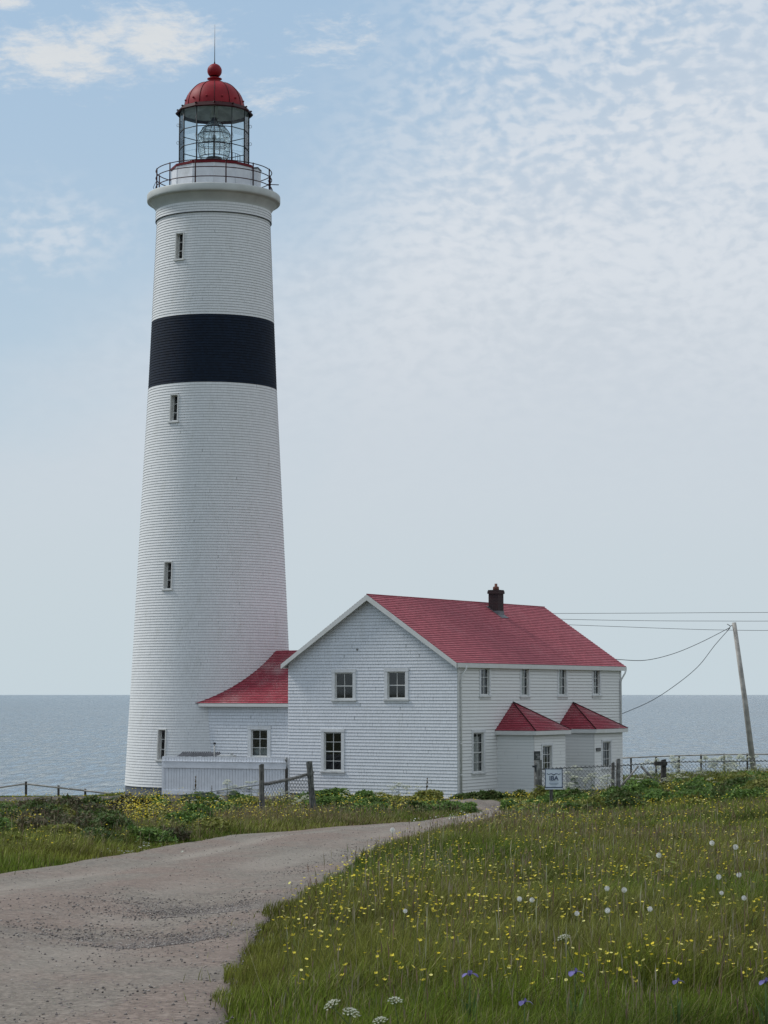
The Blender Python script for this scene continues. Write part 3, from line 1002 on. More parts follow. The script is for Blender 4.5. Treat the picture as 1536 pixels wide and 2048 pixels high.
for xe, s_ in ((OH, 1), (-HW - OH, -1)):
    mb.box((xe + 0.03 * s_, HL / 2, ez - 0.10), (0.03, HL + 2 * OG - 0.1, 0.19), 0)
    mb.box((xe - s_ * 0.07, HL / 2, ez - 0.175), (0.13, HL - 0.02, 0.02), 0)
mb.build('fascia', MAT['white_trim'], roof)
# downpipe at the near corner with its offset
mb = MB()
mb.tube([(OH + 0.06, 0.45, ez - 0.10), (OH + 0.05, 0.42, ez - 0.26), (0.12, 0.22, ez - 0.50), (0.075, 0.2, ez - 0.75), (0.075, 0.2, 0.05)], 0.042, 8, 0)
for z_ in (0.9, 2.2, 3.4, 4.6):
    mb.tube([(0.075, 0.2, z_), (0.075, 0.2, z_ + 0.05)], 0.055, 8, 0)
mb.build('downpipe', MAT['white_trim'], house)
mb = MB()
mb.tube([(OH + 0.10, HL + .1, ez - 0.16), (OH + 0.08, HL + .06, ez - 0.3), (0.10, HL - .12, ez - 0.62), (0.075, HL - .12, ez - 0.75), (0.075, HL - .12, 0.05)], 0.04, 8, 0)
mb.build('downpipe', MAT['white_trim'], house)
# chimney
CO = 0.62
cq = hit_local(992, 1200, (-HW / 2 + CO, 0, 0), (1, 0, 0))
cz = hit_local(992, 1181, (-HW / 2 + CO, 0, 0), (1, 0, 0)).z
mb = MB()
cx, cy = -HW / 2 + CO, cq.y
mb.box((cx, cy, (cz + HE + 1.8) / 2), (0.52, 0.52, cz - HE - 1.8), 0)
mb.box((cx, cy, cz - 0.10), (0.60, 0.60, 0.12), 0)
mb.box((cx, cy, cz - 0.02), (0.56, 0.56, 0.08), 0)
ch = mb.build('chimney', MAT['chimney_brick'], roof)
mb = MB(); mb.lathe([(0.0, 0.02), (0.15, 0.02), (0.14, 0.17), (0.12, 0.18), (0.07, 0.19), (0.065, 0.32), (0.0, 0.32)], 10, (cx, cy, cz), 0)
ch_pot = mb.build('chimney_pot', MAT['clay'], house)
mb = MB()
zz = rr - (0.33) * slope
fl = 0.36
mb.face([Vector((cx + dx_, cy + dy_, rr - abs(cx + dx_ + HW / 2) * slope + 0.035)) for dx_, dy_ in ((-0.34, -fl), (0.50, -fl), (0.50, fl), (-0.34, fl))], 0)
mb.box((cx, cy, rr - CO * slope - 0.12), (0.56, 0.56, 0.30), 0)
mb.build('flashing', MAT['lead_flashing'], roof)
# dark plaque? small vent mark on the gable
vp = hit_local(715, 1299, (0, 0, 0), (0, -1, 0))
mb = MB(); mb.obox(Vector((vp.x, 0, vp.z)), X_, Z_, -Y_, -0.04, 0.04, -0.03, 0.03, 0, 0.05, 0)
mb.build('vent', MAT['weathered_wood'], house)

# ---- porches
def porch(y0, y1, out_, zeave, zap, wrect, sign, nm):
    wl = zeave
    mb = MB()
    win_hole = []
    O, w, h = win_rect(*wrect, (out_, 0, 0), (1, 0, 0), Y_, None)
    O.x = out_
    siding(mb, Vector((0, y0, 0)), X_, -Y_, 0, wl, lambda z: (0, out_), (), 0.125, 0.016, 0)
    siding(mb, Vector((out_, y0, 0)), Y_, X_, 0, wl, lambda z: (0, y1 - y0), [(O.y - y0 - w / 2, O.y - y0 + w / 2, O.z, O.z + h)], 0.125, 0.016, 0, uoff=11)
    siding(mb, Vector((out_, y1, 0)), -X_, Y_, 0, wl, lambda z: (0, out_), (), 0.125, 0.016, 0, uoff=23)
    p = mb.build('porch', MAT['white_clapboard'], house)
    make_window(p, O, Y_, X_, w, h, 3, 3, casing=0.09, curtain=0, sash_mid=False)
    mb = MB()
    e = 0.2
    ym = (y0 + y1) / 2
    A = Vector((0.0, y0 - e, zeave)); B = Vector((out_ + e, y0 - e, zeave)); ap = Vector((0.0, ym, zap)); Cc = Vector((out_ + e, y1 + e, zeave)); Dd = Vector((0.0, y1 + e, zeave))
    roofing(mb, A, B, ap, ap, 0.13, 0.022); roofing(mb, B, Cc, ap, ap, 0.13, 0.022); roofing(mb, Cc, Dd, ap, ap, 0.13, 0.022)
    mb.face([A, Dd, Cc, B], 1)
    mb.tube([B + Vector((0, 0, .015)), ap + Vector((0, 0, .03))], 0.028, 5, 2); mb.tube([Cc + Vector((0, 0, .015)), ap + Vector((0, 0, .03))], 0.028, 5, 2)
    r2 = mb.build('porch_roof', [MAT['worn_red_shingle'], MAT['weathered_white_trim'], MAT['dark_red_paint']], p)
    mb = MB()
    mb.box(((out_ + e) / 2, y0 - e + 0.012, zeave - 0.09), (out_ + e, 0.03, 0.17), 0)
    mb.box((out_ + e - 0.012, ym, zeave - 0.09), (0.03, y1 - y0 + 2 * e - 0.06, 0.17), 0)
    mb.box(((out_ + e) / 2, y1 + e - 0.012, zeave - 0.09), (out_ + e, 0.03, 0.17), 0)
    mb.build('fascia', MAT['white_trim'], p)
    return p


porch(3.5, 6.5, 1.8, 2.74, 3.95, (1085, 1491, 1103, 1543), None, 'porch')
porch(9.4, 12.4, 1.8, 2.74, 3.92, (1205, 1483, 1221, 1536), None, 'porch')

# door plate signs on porch fronts
def text_mesh(body, size, mat, parent, loc, rot, extrude=0.002, name='lettering', align='CENTER', bold=0.0):
    cu = bpy.data.curves.new(name, 'FONT')
    cu.body = body; cu.size = size; cu.extrude = extrude; cu.align_x = align; cu.align_y = 'CENTER'; cu.offset = bold
    tmp = bpy.data.objects.new('tmp', cu); col_main.objects.link(tmp)
    dg = bpy.context.evaluated_depsgraph_get(); dg.update()
    me = bpy.data.meshes.new_from_object(tmp.evaluated_get(dg)); me.name = name
    bpy.data.objects.remove(tmp)
    me.materials.clear(); me.materials.append(mat)
    o = bpy.data.objects.new(name, me); col_main.objects.link(o)
    o.parent = parent; o.location = loc; o.rotation_euler = rot
    return o


def wall_sign(px0, py0, px1, py1, xpl, mat, name, label, cat):
    P = hit_local((px0 + px1) / 2, (py0 + py1) / 2, (xpl, 0, 0), (1, 0, 0))
    l = hit_local(px0, (py0 + py1) / 2, (xpl, 0, 0), (1, 0, 0)); r_ = hit_local(px1, (py0 + py1) / 2, (xpl, 0, 0), (1, 0, 0))
    tz = hit_local((px0 + px1) / 2, py0, (xpl, 0, 0), (1, 0, 0)).z; bz = hit_local((px0 + px1) / 2, py1, (xpl, 0, 0), (1, 0, 0)).z
    w = abs(r_.y - l.y); h = tz - bz
    root = empty(name, HM @ Vector((xpl + 0.02, P.y, bz)), HROT, label, cat)
    mb = MB(); mb.box((0.012, 0, h / 2), (0.02, w, h), 0)
    board = mb.build('board', MAT[mat], root)
    return root, w, h


sg, w, h = wall_sign(1067.5, 1502.5, 1079, 1520, 1.8, 'sign_black', 'door_sign', 'small black notice with pale lines on the near porch wall', 'sign')
mb = MB()
for k, (u0, u1, v0, v1) in enumerate(((-0.35, 0.30, 0.62, 0.70), (-0.30, 0.38, 0.50, 0.55), (-0.05, 0.40, 0.30, 0.42), (-0.2, 0.35, 0.18, 0.24))):
    mb.box((0.025, (u0 + u1) / 2 * w, (v0 + v1) / 2 * h), (0.003, (u1 - u0) * w, (v1 - v0) * h), 0)
mb.build('pale_line', MAT['grey_metal'], sg)
sg, w, h = wall_sign(1191.5, 1495.5, 1200, 1502.5, 1.8, 'plaque_brown', 'wall_plaque', 'small dark plaque beside the window of the far porch', 'plaque')
mb = MB()
for v0 in (0.62, 0.28):
    mb.box((0.025, 0, v0 * h), (0.003, 0.7 * w, 0.1 * h), 0)
mb.build('pale_line', MAT['grey_metal'], sg)

# ------------------------------------------------------------------ tower frame
TXW = at(420.5, 1580, 107.0).x
TYW = 107.0
TZ = -2.72
TL = HMI @ Vector((TXW, TYW, TZ))      # tower axis in house-local
print('tower local', TL)


def tz(py, near=0.0):
    return at(424, py, TYW - near).z - TZ


def tr(hw, py):
    return at(424 + hw, py, TYW).x - at(424, py, TYW).x


# ------------------------------------------------------------------ link building between tower and house
link = empty('link_building', HM @ Vector((-HW, TL.y, 0)), HROT, 'low white shingled wing with worn red roof joining the lighthouse to the house', 'building')
LI = link.matrix_basis.inverted() @ HM     # house-local -> link-local
LW = 3.15
def LL(x, y, z): return Vector((x + HW, y - TL.y, z))
LE = hit_local(500, 1406, (0, TL.y - LW, 0), (0, -1, 0)).z
LR = hit_local(570, 1301, (0, TL.y, 0), (0, -1, 0)).z
xt = TL.x + 1.2 + HW      # wall runs into the tower
ow, w, h = win_rect(502, 1459, 535, 1514, (0, TL.y - LW, 0), (0, -1, 0), X_, None)
mb = MB()
xl = -((-HW) - (TL.x + 1.0))
ox = ow.x + HW
siding(mb, Vector((xl, -LW, 0)), X_, -Y_, 0, LE, lambda z: (0, -xl - 0.03), [(ox - xl - w / 2, ox - xl + w / 2, ow.z, ow.z + h)], 0.14, 0.022, 0)
siding(mb, Vector((-0.03, LW, 0)), -X_, Y_, 0, LE, lambda z: (0, -xl), (), 0.14, 0.016, 0, uoff=9)
mb.build('wall', MAT['white_shingle'], link)
make_window(link, Vector((ox, -LW, ow.z)), X_, -Y_, w, h, 2, 3, casing=0.17, curtain=0.33, sash_mid=False)
mb = MB()
e = 0.28; ls = (LR - LE) / LW
ze = LE - 0.02
xend = TL.x + HW - 0.0
xa = xend + 0.5
A = Vector((xa, -LW - e, ze)); B = Vector((-0.02, -LW - e, ze)); C = Vector((-0.02, 0, LR + e * ls * 0)); D = Vector((xa, 0, LR))
roofing(mb, A, B, C, D, 0.13)
A2 = Vector((-0.02, LW + e, ze)); B2 = Vector((xa, LW + e, ze))
roofing(mb, A2, B2, D, C)
mb.face([A + dn * .4, B + dn * .4, C + dn * .4, D + dn * .4], 1)
rf = mb.build('roof', [MAT['worn_red_shingle'], MAT['weathered_white_trim']], link)
xe = hit_local(397, 1402, (0, TL.y - LW - e, 0), (0, -1, 0)).x + HW
mb = MB()
mb.box(((xe - 0.02) / 2, -LW - e + 0.0, ze - 0.075), (abs(xe) - 0.02, 0.035, 0.14), 0)
mb.box(((xe - 0.02) / 2, -LW - e / 2, ze - 0.12), (abs(xe) - 0.02, e - 0.04, 0.02), 0)
mb.build('fascia', MAT['white_trim'], rf)

# ------------------------------------------------------------------ lighthouse
lh = empty('lighthouse', (TXW, TYW, TZ), 0, 'tall tapering white shingled lighthouse with black band and red domed lantern', 'lighthouse')
def silh(hw, py): return (tr(hw, py), tz(py))
S = [(169.5, 1580), (154.5, 1290), (141, 1030), (127.5, 776), (121.5, 645), (113, 455)]
zs = [0.0] + [silh(*q)[1] for q in S[1:]]
rs = [tr(170.0, 1584)] + [silh(*q)[0] for q in S[1:]]
def rad(z): return float(np.interp(z, zs, rs))
z_pl = tz(1576, 3.9)                      # top of grey plinth
zb0 = tz(764, 2.9); zb1 = tz(628, 2.8)    # black band
z_collar = tz(423.5, 2.6)                   # bottom edge of the upper collar
z_neck = tz(403, 2.6)
print('plinth', z_pl, 'band', zb0, zb1, 'collar', z_collar, 'base r', rs[0], 'top r', rad(z_collar))
TWIN = R(-30.5)
LROT = R(4.3)
twin_px = [(1457, 1517), (1121, 1178), (791, 845), (463, 517)]
TC = 0.125
holes = []
for (a, b) in twin_px:
    off = 3.0
    zt1 = tz(a, rad(10) * math.cos(TWIN)); zt0 = tz(b, rad(10) * math.cos(TWIN))
    for _ in range(3):
        zt1 = tz(a, rad(zt1) * math.cos(TWIN)); zt0 = tz(b, rad(zt0) * math.cos(TWIN))
    k0 = round((zt0 - z_pl) / TC); k1 = round((zt1 - z_pl) / TC)
    holes.append((z_pl + k0 * TC, z_pl + k1 * TC))
WWID = 0.45


def course_wall(mb, za, zb, mat, hole_list, nseg=144, rfun=rad, t_=0.020):
    n = int(round((zb - za) / TC))
    cc_ = (zb - za) / n
    for i in range(n):
        a = za + i * cc_; b = a + cc_
        ra = rfun(a) + t_; rb = rfun(b) + 0.001
        hh = [h for h in hole_list if h[0] - 1e-3 < (a + b) / 2 < h[1]]
        angs = [2 * math.pi * k / nseg for k in range(nseg)]
        skip = None
        if hh:
            rc = rfun(a)
            h0 = TWIN - WWID / 2 / rc; h1 = TWIN + WWID / 2 / rc
            h0 %= 2 * math.pi; h1 %= 2 * math.pi
            angs = sorted([x for x in angs if not (h0 < x < h1)] + [h0, h1]); skip = (h0, h1)
        for k in range(len(angs)):
            a0 = angs[k]; a1 = angs[(k + 1) % len(angs)]
            if a1 <= a0: a1 += 2 * math.pi
            if skip and abs(a0 - skip[0]) < 1e-9: continue
            s0, c0, s1, c1 = math.sin(a0), -math.cos(a0), math.sin(a1), -math.cos(a1)
            v0 = (a - za)
            vv = i * TC
            mb.face([(ra * s0, ra * c0, a), (ra * s1, ra * c1, a), (rb * s1, rb * c1, b), (rb * s0, rb * c0, b)], mat, [(a0 * ra, vv), (a1 * ra, vv), (a1 * ra, vv + TC - 1e-4), (a0 * ra, vv + TC - 1e-4)])
            rl = rfun(a) + 0.001
            mb.face([(rl * s0, rl * c0, a), (rl * s1, rl * c1, a), (ra * s1, ra * c1, a), (ra * s0, ra * c0, a)], mat, [(a0 * ra, vv + .001), (a1 * ra, vv + .001), (a1 * ra, vv + .002), (a0 * ra, vv + .002)])


mb = MB(); mb.lathe([(rs[0] - 0.03, -0.7), (rad(z_pl) - 0.015, z_pl + 0.004)], 96, mat=0)
mb.build('plinth', MAT['plinth_grey'], lh)
mb = MB(); course_wall(mb, z_pl, zb0, 0, holes); course_wall(mb, zb1, z_collar, 0, holes)
mb.build('wall', MAT['tower_shingle'], lh)
mb = MB(); course_wall(mb, zb0, zb1, 0, holes)
mb.build('black_band', MAT['black_shingle'], lh)
mb = MB()
cr_ = lambda z: rad(z_collar) + 0.055 - (z - z_collar) * 0.02
course_wall(mb, z_collar, z_neck, 0, [], rfun=cr_)
mb.lathe([(rad(z_collar) - 0.01, z_collar - 0.02), (cr_(z_collar) + 0.02, z_collar - 0.02), (cr_(z_collar) + 0.022, z_collar + 0.012), (cr_(z_collar), z_collar + 0.014)], 96, mat=1, smooth=False)
mb.build('collar', [MAT['tower_shingle'], MAT['dark_metal']], lh)
# gallery deck: cove, rounded lip, top
rim = tr(133, 396)
zlb = tz(379.5, rim); zlt = tz(363.5, rim)
z_side = tz(408, 0)
mb = MB()
zc0 = z_neck
prof = [(cr_(zc0) + 0.0, zc0 - 0.004)]
r0_ = cr_(zc0) + 0.005; r1_ = rim - 0.13
for f, g in ((0.03, 0.12), (0.12, 0.26), (0.30, 0.45), (0.55, 0.66), (0.80, 0.85), (1.0, 1.0)):
    prof.append((r0_ + (r1_ - r0_) * f, zc0 + (zlb - zc0) * g))
prof += [(rim - 0.05, zlb - 0.0), (rim - 0.012, zlb + 0.03), (rim, zlb + 0.09), (rim, zlt - 0.05), (rim - 0.02, zlt - 0.01), (rim - 0.06, zlt), (0.0, zlt + 0.03)]
mb.lathe(prof, 96, mat=0)
mb.build('gallery', MAT['concrete_white'], lh)

# windows of the tower
for i, (h0, h1) in enumerate(holes):
    zc = (h0 + h1) / 2
    a = TWIN
    N = Vector((math.sin(a), -math.cos(a), 0)); U = Vector((math.cos(a), math.sin(a), 0))
    tilt = (rad(h1) - rad(h0)) / (h1 - h0)
    O = N * (rad(h0) + 0.005)
    O.z = h0
    V = (Z_ + N * tilt).normalized()
    mb = MB()
    hh = (h1 - h0)
    w = WWID; dp = 0.34
    for (u0, u1, v0, v1) in ((-w / 2 - 0.015, -w / 2 + 0.03, 0, hh), (w / 2 - 0.03, w / 2 + 0.015, 0, hh), (-w / 2 + 0.03, w / 2 - 0.03, hh - 0.03, hh + 0.02)):
        mb.obox(O, U, V, N, u0, u1, v0, v1, -dp, 0.035, 0)
    for (u0, u1, v0, v1) in ((-w / 2 + .03, -w / 2 + 0.06, 0, hh - .03), (w / 2 - 0.06, w / 2 - .03, 0, hh - .03), (-w / 2 + .06, w / 2 - .06, hh - 0.06, hh - .03), (-w / 2 + .06, w / 2 - .06, 0.0, 0.03)):
        mb.obox(O, U, V, N, u0, u1, v0, v1, -dp + 0.10, -dp + 0.14, 0)
    for k in (1, 2):
        v = hh * k / 3
        mb.obox(O, U, V, N, -w / 2 + .06, w / 2 - .06, v - 0.016, v + 0.016, -dp + 0.10, -dp + 0.135, 0)
    wo_ = mb.build('window', MAT['white_trim'], lh)
    mb = MB(); mb.face([O + U * u + V * v + N * (-dp + 0.11) for u, v in ((-w / 2, 0), (w / 2, 0), (w / 2, hh), (-w / 2, hh))], 0)
    mb.build('pane', MAT['window_glass'], wo_)
    mb = MB(); mb.obox(O, U, V, N, -w / 2 - 0.07, w / 2 + 0.07, -0.07, 0.0, -dp, 0.07, 0)
    mb.build('sill', MAT['white_trim'], wo_)
    mb = MB(); mb.obox(O, U, V, N, -w / 2 - 0.2, w / 2 + 0.2, -0.2, hh + 0.2, -dp - 0.9, -dp - 0.88, 0)  # dark sheet added behind the glass to stand for the unlit inside
    mb.build('dark_backing', MAT['interior'], wo_)

# railing
RR = tr(115.5, 375)
zg = zlt + 0.02
post_ang = [R(-14 + 30 * k) for k in range(12)]
rail_h = tz(317, RR) - zg
for a in post_ang:
    mb = MB()
    x, y = RR * math.sin(a), -RR * math.cos(a)
    mb.tube([(x, y, zg - 0.02), (x, y, zg + rail_h)], 0.034, 6, 0)
    mb.lathe([(0.0, 0.0), (0.05, 0.0), (0.05, 0.03), (0.0, 0.03)], 8, (x, y, zg - 0.03), 0)
    mb.build('railing_post', MAT['dark_red_paint'], lh)
for f in (0.97, 0.68, 0.30):
    mb = MB()
    mb.tube([(RR * math.sin(2 * math.pi * k / 72), -RR * math.cos(2 * math.pi * k / 72), zg + rail_h * f) for k in range(73)], 0.024, 5, 0, caps=False)
    mb.build('rail', MAT['dark_red_paint'], lh)
# stays and projecting pipe at the right
mb = MB()
a = R(78)
mb.tube([(RR * math.sin(a) * 0.95, -RR * math.cos(a) * .95, zg + 0.45), (RR * math.sin(a) * 1.16, -RR * math.cos(a) * 1.16, zg + 0.40)], 0.022, 6, 0)
mb.build('projecting_pipe', MAT['dark_red_paint'], lh)
for a in (R(72), R(-78), R(42 + 60)):
    mb = MB()
    mb.tube([(RR * math.sin(a), -RR * math.cos(a), zg + rail_h * .5), (RR * math.sin(a) * 1.05, -RR * math.cos(a) * 1.05, zg + rail_h * .25), (RR * math.sin(a), -RR * math.cos(a), zg + 0.02)], 0.014, 5, 0)
    mb.build('railing_stay', MAT['dark_red_paint'], lh)

# lantern pedestal (murette), twelve sided
PR = tr(84.5, 345)
zm = tz(319.0, PR)
mb = MB()
n12 = 12; a12 = R(15)   # flat faces at k*30
mb.lathe([(PR, zlt + 0.0), (PR, zm - 0.05)], 12, mat=0, smooth=False, a0=LROT)
mb.lathe([(PR + 0.03, zlt + 0.02), (PR + 0.035, zlt + 0.10), (PR, zlt + 0.12)], 12, mat=2, smooth=False, a0=LROT)
mb.lathe([(PR + 0.01, zm - 0.12), (PR + 0.04, zm - 0.11), (PR + 0.04, zm), (PR - 0.45, zm + 0.11)], 12, mat=1, smooth=False, a0=LROT)
for k in range(12):     # seams between the plates
    a = 2 * math.pi * k / 12 + LROT
    mb.tube([(PR * math.sin(a) * 1.003, -PR * math.cos(a) * 1.003, zlt + .1), (PR * math.sin(a) * 1.003, -PR * math.cos(a) * 1.003, zm - .06)], 0.016, 5, 0)
ped = mb.build('lantern_base', [MAT['fence_white'], MAT['ring_red'], MAT['dark_metal']], lh)
# door hood at the right of the pedestal
a = R(80)
M_ = Matrix.Rotation(a, 4, 'Z')
mb = MB(); mb.box((0, -PR - 0.02, (zlt + zm - 0.12) / 2), (0.7, 0.35, zm - 0.12 - zlt), 0, M_)
mb.box((0, -PR - 0.02, zm - 0.09), (0.78, 0.43, 0.05), 1, M_)
mb.build('gallery_door', [MAT['fence_white'], MAT['dark_metal']], ped)

# glazing
GR = tr(69.5, 270)
zg0 = zm + 0.10
zg1 = tz(207.5, GR)
zh = [tz(250, GR), tz(284, GR)]
mb = MB()
rvec = lambda a, r_, z_: Vector((r_ * math.sin(a + LROT), -r_ * math.cos(a + LROT), z_))
for k in range(12):
    a = 2 * math.pi * k / 12; a2 = 2 * math.pi * (k + 1) / 12
    mb.tube([rvec(a, GR, zg0 - .05), rvec(a, GR, zg1 + .05)], 0.024, 6, 0)
    for z_ in zh:
        mb.tube([rvec(a, GR, z_), rvec(a2, GR, z_)], 0.022, 6, 0)
    mb.tube([rvec(a, GR, zg0), rvec(a2, GR, zg0)], 0.035, 6, 0)
    mb.tube([rvec(a, GR, zg1), rvec(a2, GR, zg1)], 0.03, 6, 0)
gf = mb.build('glazing_frame', MAT['dark_metal'], lh)
for k in range(12):
    a = 2 * math.pi * k / 12; a2 = 2 * math.pi * (k + 1) / 12
    mb = MB(); g_ = GR - 0.012
    mb.face([rvec(a, g_, zg0), rvec(a2, g_, zg0), rvec(a2, g_, zg1), rvec(a, g_, zg1)], 0)
    mb.build('pane', MAT['lantern_glass'], gf)
for k in range(12):
    a = 2 * math.pi * k / 12
    for z_ in (tz(252, 0), tz(287, 0)):
        mb = MB()
        c = rvec(a, GR + 0.07, z_)
        ur = rvec(a, 1, 0)
        mb.tube([c + ur * (0.055 * math.cos(t_)) + Z_ * (0.075 * math.sin(t_)) for t_ in np.linspace(0, 2 * math.pi, 11)], 0.010, 4, 0, caps=False)
        mb.build('grab_ring', MAT['grey_metal'], gf)

# roof of the lantern
ER = tr(76.5, 218)
ze_n = tz(202.5, ER * 0.85)       # near edge of eaves
zd0 = ze_n
DR = tr(59.5, 205)
ztop = tz(166, 0)
mb = MB()
ze0 = zg1
mb.lathe([(GR - 0.02, ze0 + 0.02), (ER, ze0 - 0.13), (ER + 0.03, ze0 - 0.07), (ER - 0.14, ze0 + 0.13), (DR + 0.05, ze0 + 0.19), (DR - 0.05, ze0 + 0.22)], 12, mat=0, smooth=False, a0=LROT)
for k in range(12):
    a = 2 * math.pi * k / 12
    c = rvec(a, ER - 0.08, ze0 + 0.07)
    mb.lathe([(0, 0), (0.05, 0), (0.05, 0.04), (0.03, 0.06), (0, 0.065)], 8, tuple(c), 0)
mb.build('eaves', MAT['dark_red_paint'], lh)
mb = MB()
NR = tr(11.0, 168)
prof = []
zdb = ze0 + 0.20
for k in range(0, 13):
    f = k / 12 * (math.pi / 2)
    r_ = NR + (DR - NR) * math.cos(f)
    prof.append((r_, zdb + (ztop - zdb) * math.sin(f) ** 1.0))
mb.lathe(prof, 48, mat=0)
dome = mb.build('dome', MAT['red_paint'], lh)
for k in range(12):
    a = 2 * math.pi * k / 12
    mb = MB()
    mb.tube([rvec(a, r_ + 0.008, z_ + 0.008) for (r_, z_) in prof], 0.013, 5, 0)
    mb.build('dome_rib', MAT['dark_red_paint'], dome)
for k in range(12):
    a = 2 * math.pi * (k + 0.5) / 12
    r_, z_ = prof[2]
    mb = MB(); c = rvec(a, r_ + 0.04, z_ - 0.04)
    mb.lathe([(0.0, -0.04), (0.035, -0.04), (0.05, 0.0), (0.035, 0.03), (0, 0.04)], 8, tuple(c), 0)
    mb.build('vent_cowl', MAT['red_paint'], dome)
# neck and ball
br_ = tr(14.6, 142)
zbc = tz(142, 0)
mb = MB()
prof = [(NR + 0.02, ztop - 0.05), (NR + .01, ztop + 0.08), (NR, ztop + 0.10), (NR + 0.0, tz(160, 0)), (NR + 0.09, tz(159.5, 0) + .02), (NR + 0.09, tz(157.5, 0)), (NR - 0.01, tz(157, 0)), (NR - 0.03, tz(155.5, 0))]
mb.lathe(prof, 32, mat=0)
ph0 = math.acos(min(1, (NR - 0.03) / br_))
prof = [(br_ * math.cos(t_), zbc + br_ * math.sin(t_)) for t_ in np.linspace(-ph0, math.pi / 2, 18)]
mb.lathe(prof, 32, mat=0)
mb.build('ball_ventilator', MAT['red_paint'], lh)
mb = MB()
mb.tube([(0, 0, zbc + br_ - 0.01), (0, 0, zbc + br_ + 0.12), (0, 0, tz(90, 0)), (0, 0, tz(49, 0))], [0.05, 0.022, 0.014, 0.006], 6, 0)
mb.build('lightning_rod', MAT['dark_metal'], lh)
# inner ceiling of the lantern
mb = MB()
mb.lathe([(GR - 0.06, zg1 - 0.02), (GR - 0.35, zg1 + 0.18), (0.55, zg1 + 0.45), (0.16, zg1 + 0.5)], 24, mat=0)
mb.lathe([(0.24, zg1 - 0.28), (0.16, zg1 - 0.1), (0.15, zg1 + 0.5)], 16, mat=0)
mb.build('lantern_ceiling', MAT['dome_lining'], lh)

# lens: bee-hive of prisms round a drum panel, in a dark brass cage
lens_r = tr(31.5, 285); zl0 = tz(316, 0) + 0.03; zl1 = tz(243, 0)
def lr(z):
    f = (z - zl0) / (zl1 - zl0)
    if f < 0.30: return lens_r * (0.88 + 0.12 * math.sin(f / 0.30 * math.pi / 2))
    if f < 0.62: return lens_r
    return lens_r * (1.0 - 0.72 * ((f - 0.62) / 0.38) ** 1.3)
mb = MB()
nring = 16
cage = MB()
for i in range(nring):
    za = zl0 + (zl1 - zl0) * i / nring; zb_ = zl0 + (zl1 - zl0) * (i + 0.55) / nring
    f = (i + 0.4) / nring
    if 0.36 < f < 0.60: continue
    ra, rb = lr(za), lr(zb_)
    mb.lathe([(ra - 0.09, za), (ra + 0.01, za), (rb + 0.0, zb_), (rb - 0.09, zb_ - 0.02), (ra - 0.09, za)], 28, mat=0, smooth=False)
zca, zcb = zl0 + (zl1 - zl0) * 0.36, zl0 + (zl1 - zl0) * 0.61
mb.lathe([(lens_r - 0.06, zca), (lens_r + 0.01, zca), (lens_r + 0.04, (zca + zcb) / 2), (lens_r + 0.01, zcb), (lens_r - 0.06, zcb), (lens_r - 0.06, zca)], 28, mat=0)
lens = mb.build('lens', MAT['lens_glass'], lh)
mb = MB()
for k in range(6):
    a = 2 * math.pi * (k + 0.35) / 6
    mb.tube([rvec(a, lr(zl0 + (zl1 - zl0) * f) + 0.02, zl0 + (zl1 - zl0) * f) for f in np.linspace(0, 1, 14)], 0.018, 5, 0)
for f in (0.0, 0.34, 0.62, 0.80, 0.97):
    z_ = zl0 + (zl1 - zl0) * f
    mb.tube([rvec(2 * math.pi * k / 32, lr(z_) + 0.02, z_) for k in range(33)], 0.02, 5, 0, caps=False)
mb.lathe([(0.0, zl0 - 0.06), (lens_r * 0.5, zl0 - 0.06), (lens_r * .5, zl0 - 0.02), (0, zl0 - 0.02)], 24, mat=0)
mb.lathe([(0.18, zl1 - 0.02), (0.05, zl1 + 0.3), (0.03, zg1)], 12, mat=0)
mb.build('lens_cage', MAT['dark_metal'], lens)
# bull's eye ring and lamp changer
mb = MB()
for aa in (R(-25), R(155)):
    c = rvec(aa, lens_r + 0.05, (zca + zcb) / 2); uu = Vector((math.cos(aa), math.sin(aa), 0))
    for rr_ in (0.10, 0.18, 0.26, 0.33):
        mb.tube([c + uu * (rr_ * math.cos(t_)) + Z_ * (rr_ * math.sin(t_)) for t_ in np.linspace(0, 2 * math.pi, 21)], 0.012, 4, 0, caps=False)
mb.build('bullseye', MAT['grey_metal'], lens)
mb = MB(); mb.tube([(0, 0, zl0), (0, 0, (zca + zcb) / 2 + 0.1)], 0.05, 8, 0); mb.lathe([(0, 0), (0.09, 0.05), (0.09, 0.2), (0, 0.26)], 12, (0, 0, (zca + zcb) / 2), 0)
mb.build('lamp', MAT['grey_metal'], lens)
# inner guard rail at right inside the lantern
mb = MB()
a0_, a1_ = R(25), R(75)
for f in (0.0, 1.0):
    z_ = zg0 + 0.08 + f * 0.42
    mb.tube([rvec(a0_ + (a1_ - a0_) * k / 6, GR - 0.35, z_) for k in range(7)], 0.012, 4, 0)
for k in range(7):
    a = a0_ + (a1_ - a0_) * k / 6
    mb.tube([rvec(a, GR - 0.35, zg0 + 0.02), rvec(a, GR - 0.35, zg0 + 0.5)], 0.010, 4, 0)
mb.build('inner_rail', MAT['dark_metal'], lh)
mb = MB(); mb.lathe([(0, zg0 - 0.02), (GR - 0.02, zg0 - 0.02)], 24, mat=0); mb.build('lantern_floor', MAT['dome_lining'], lh)

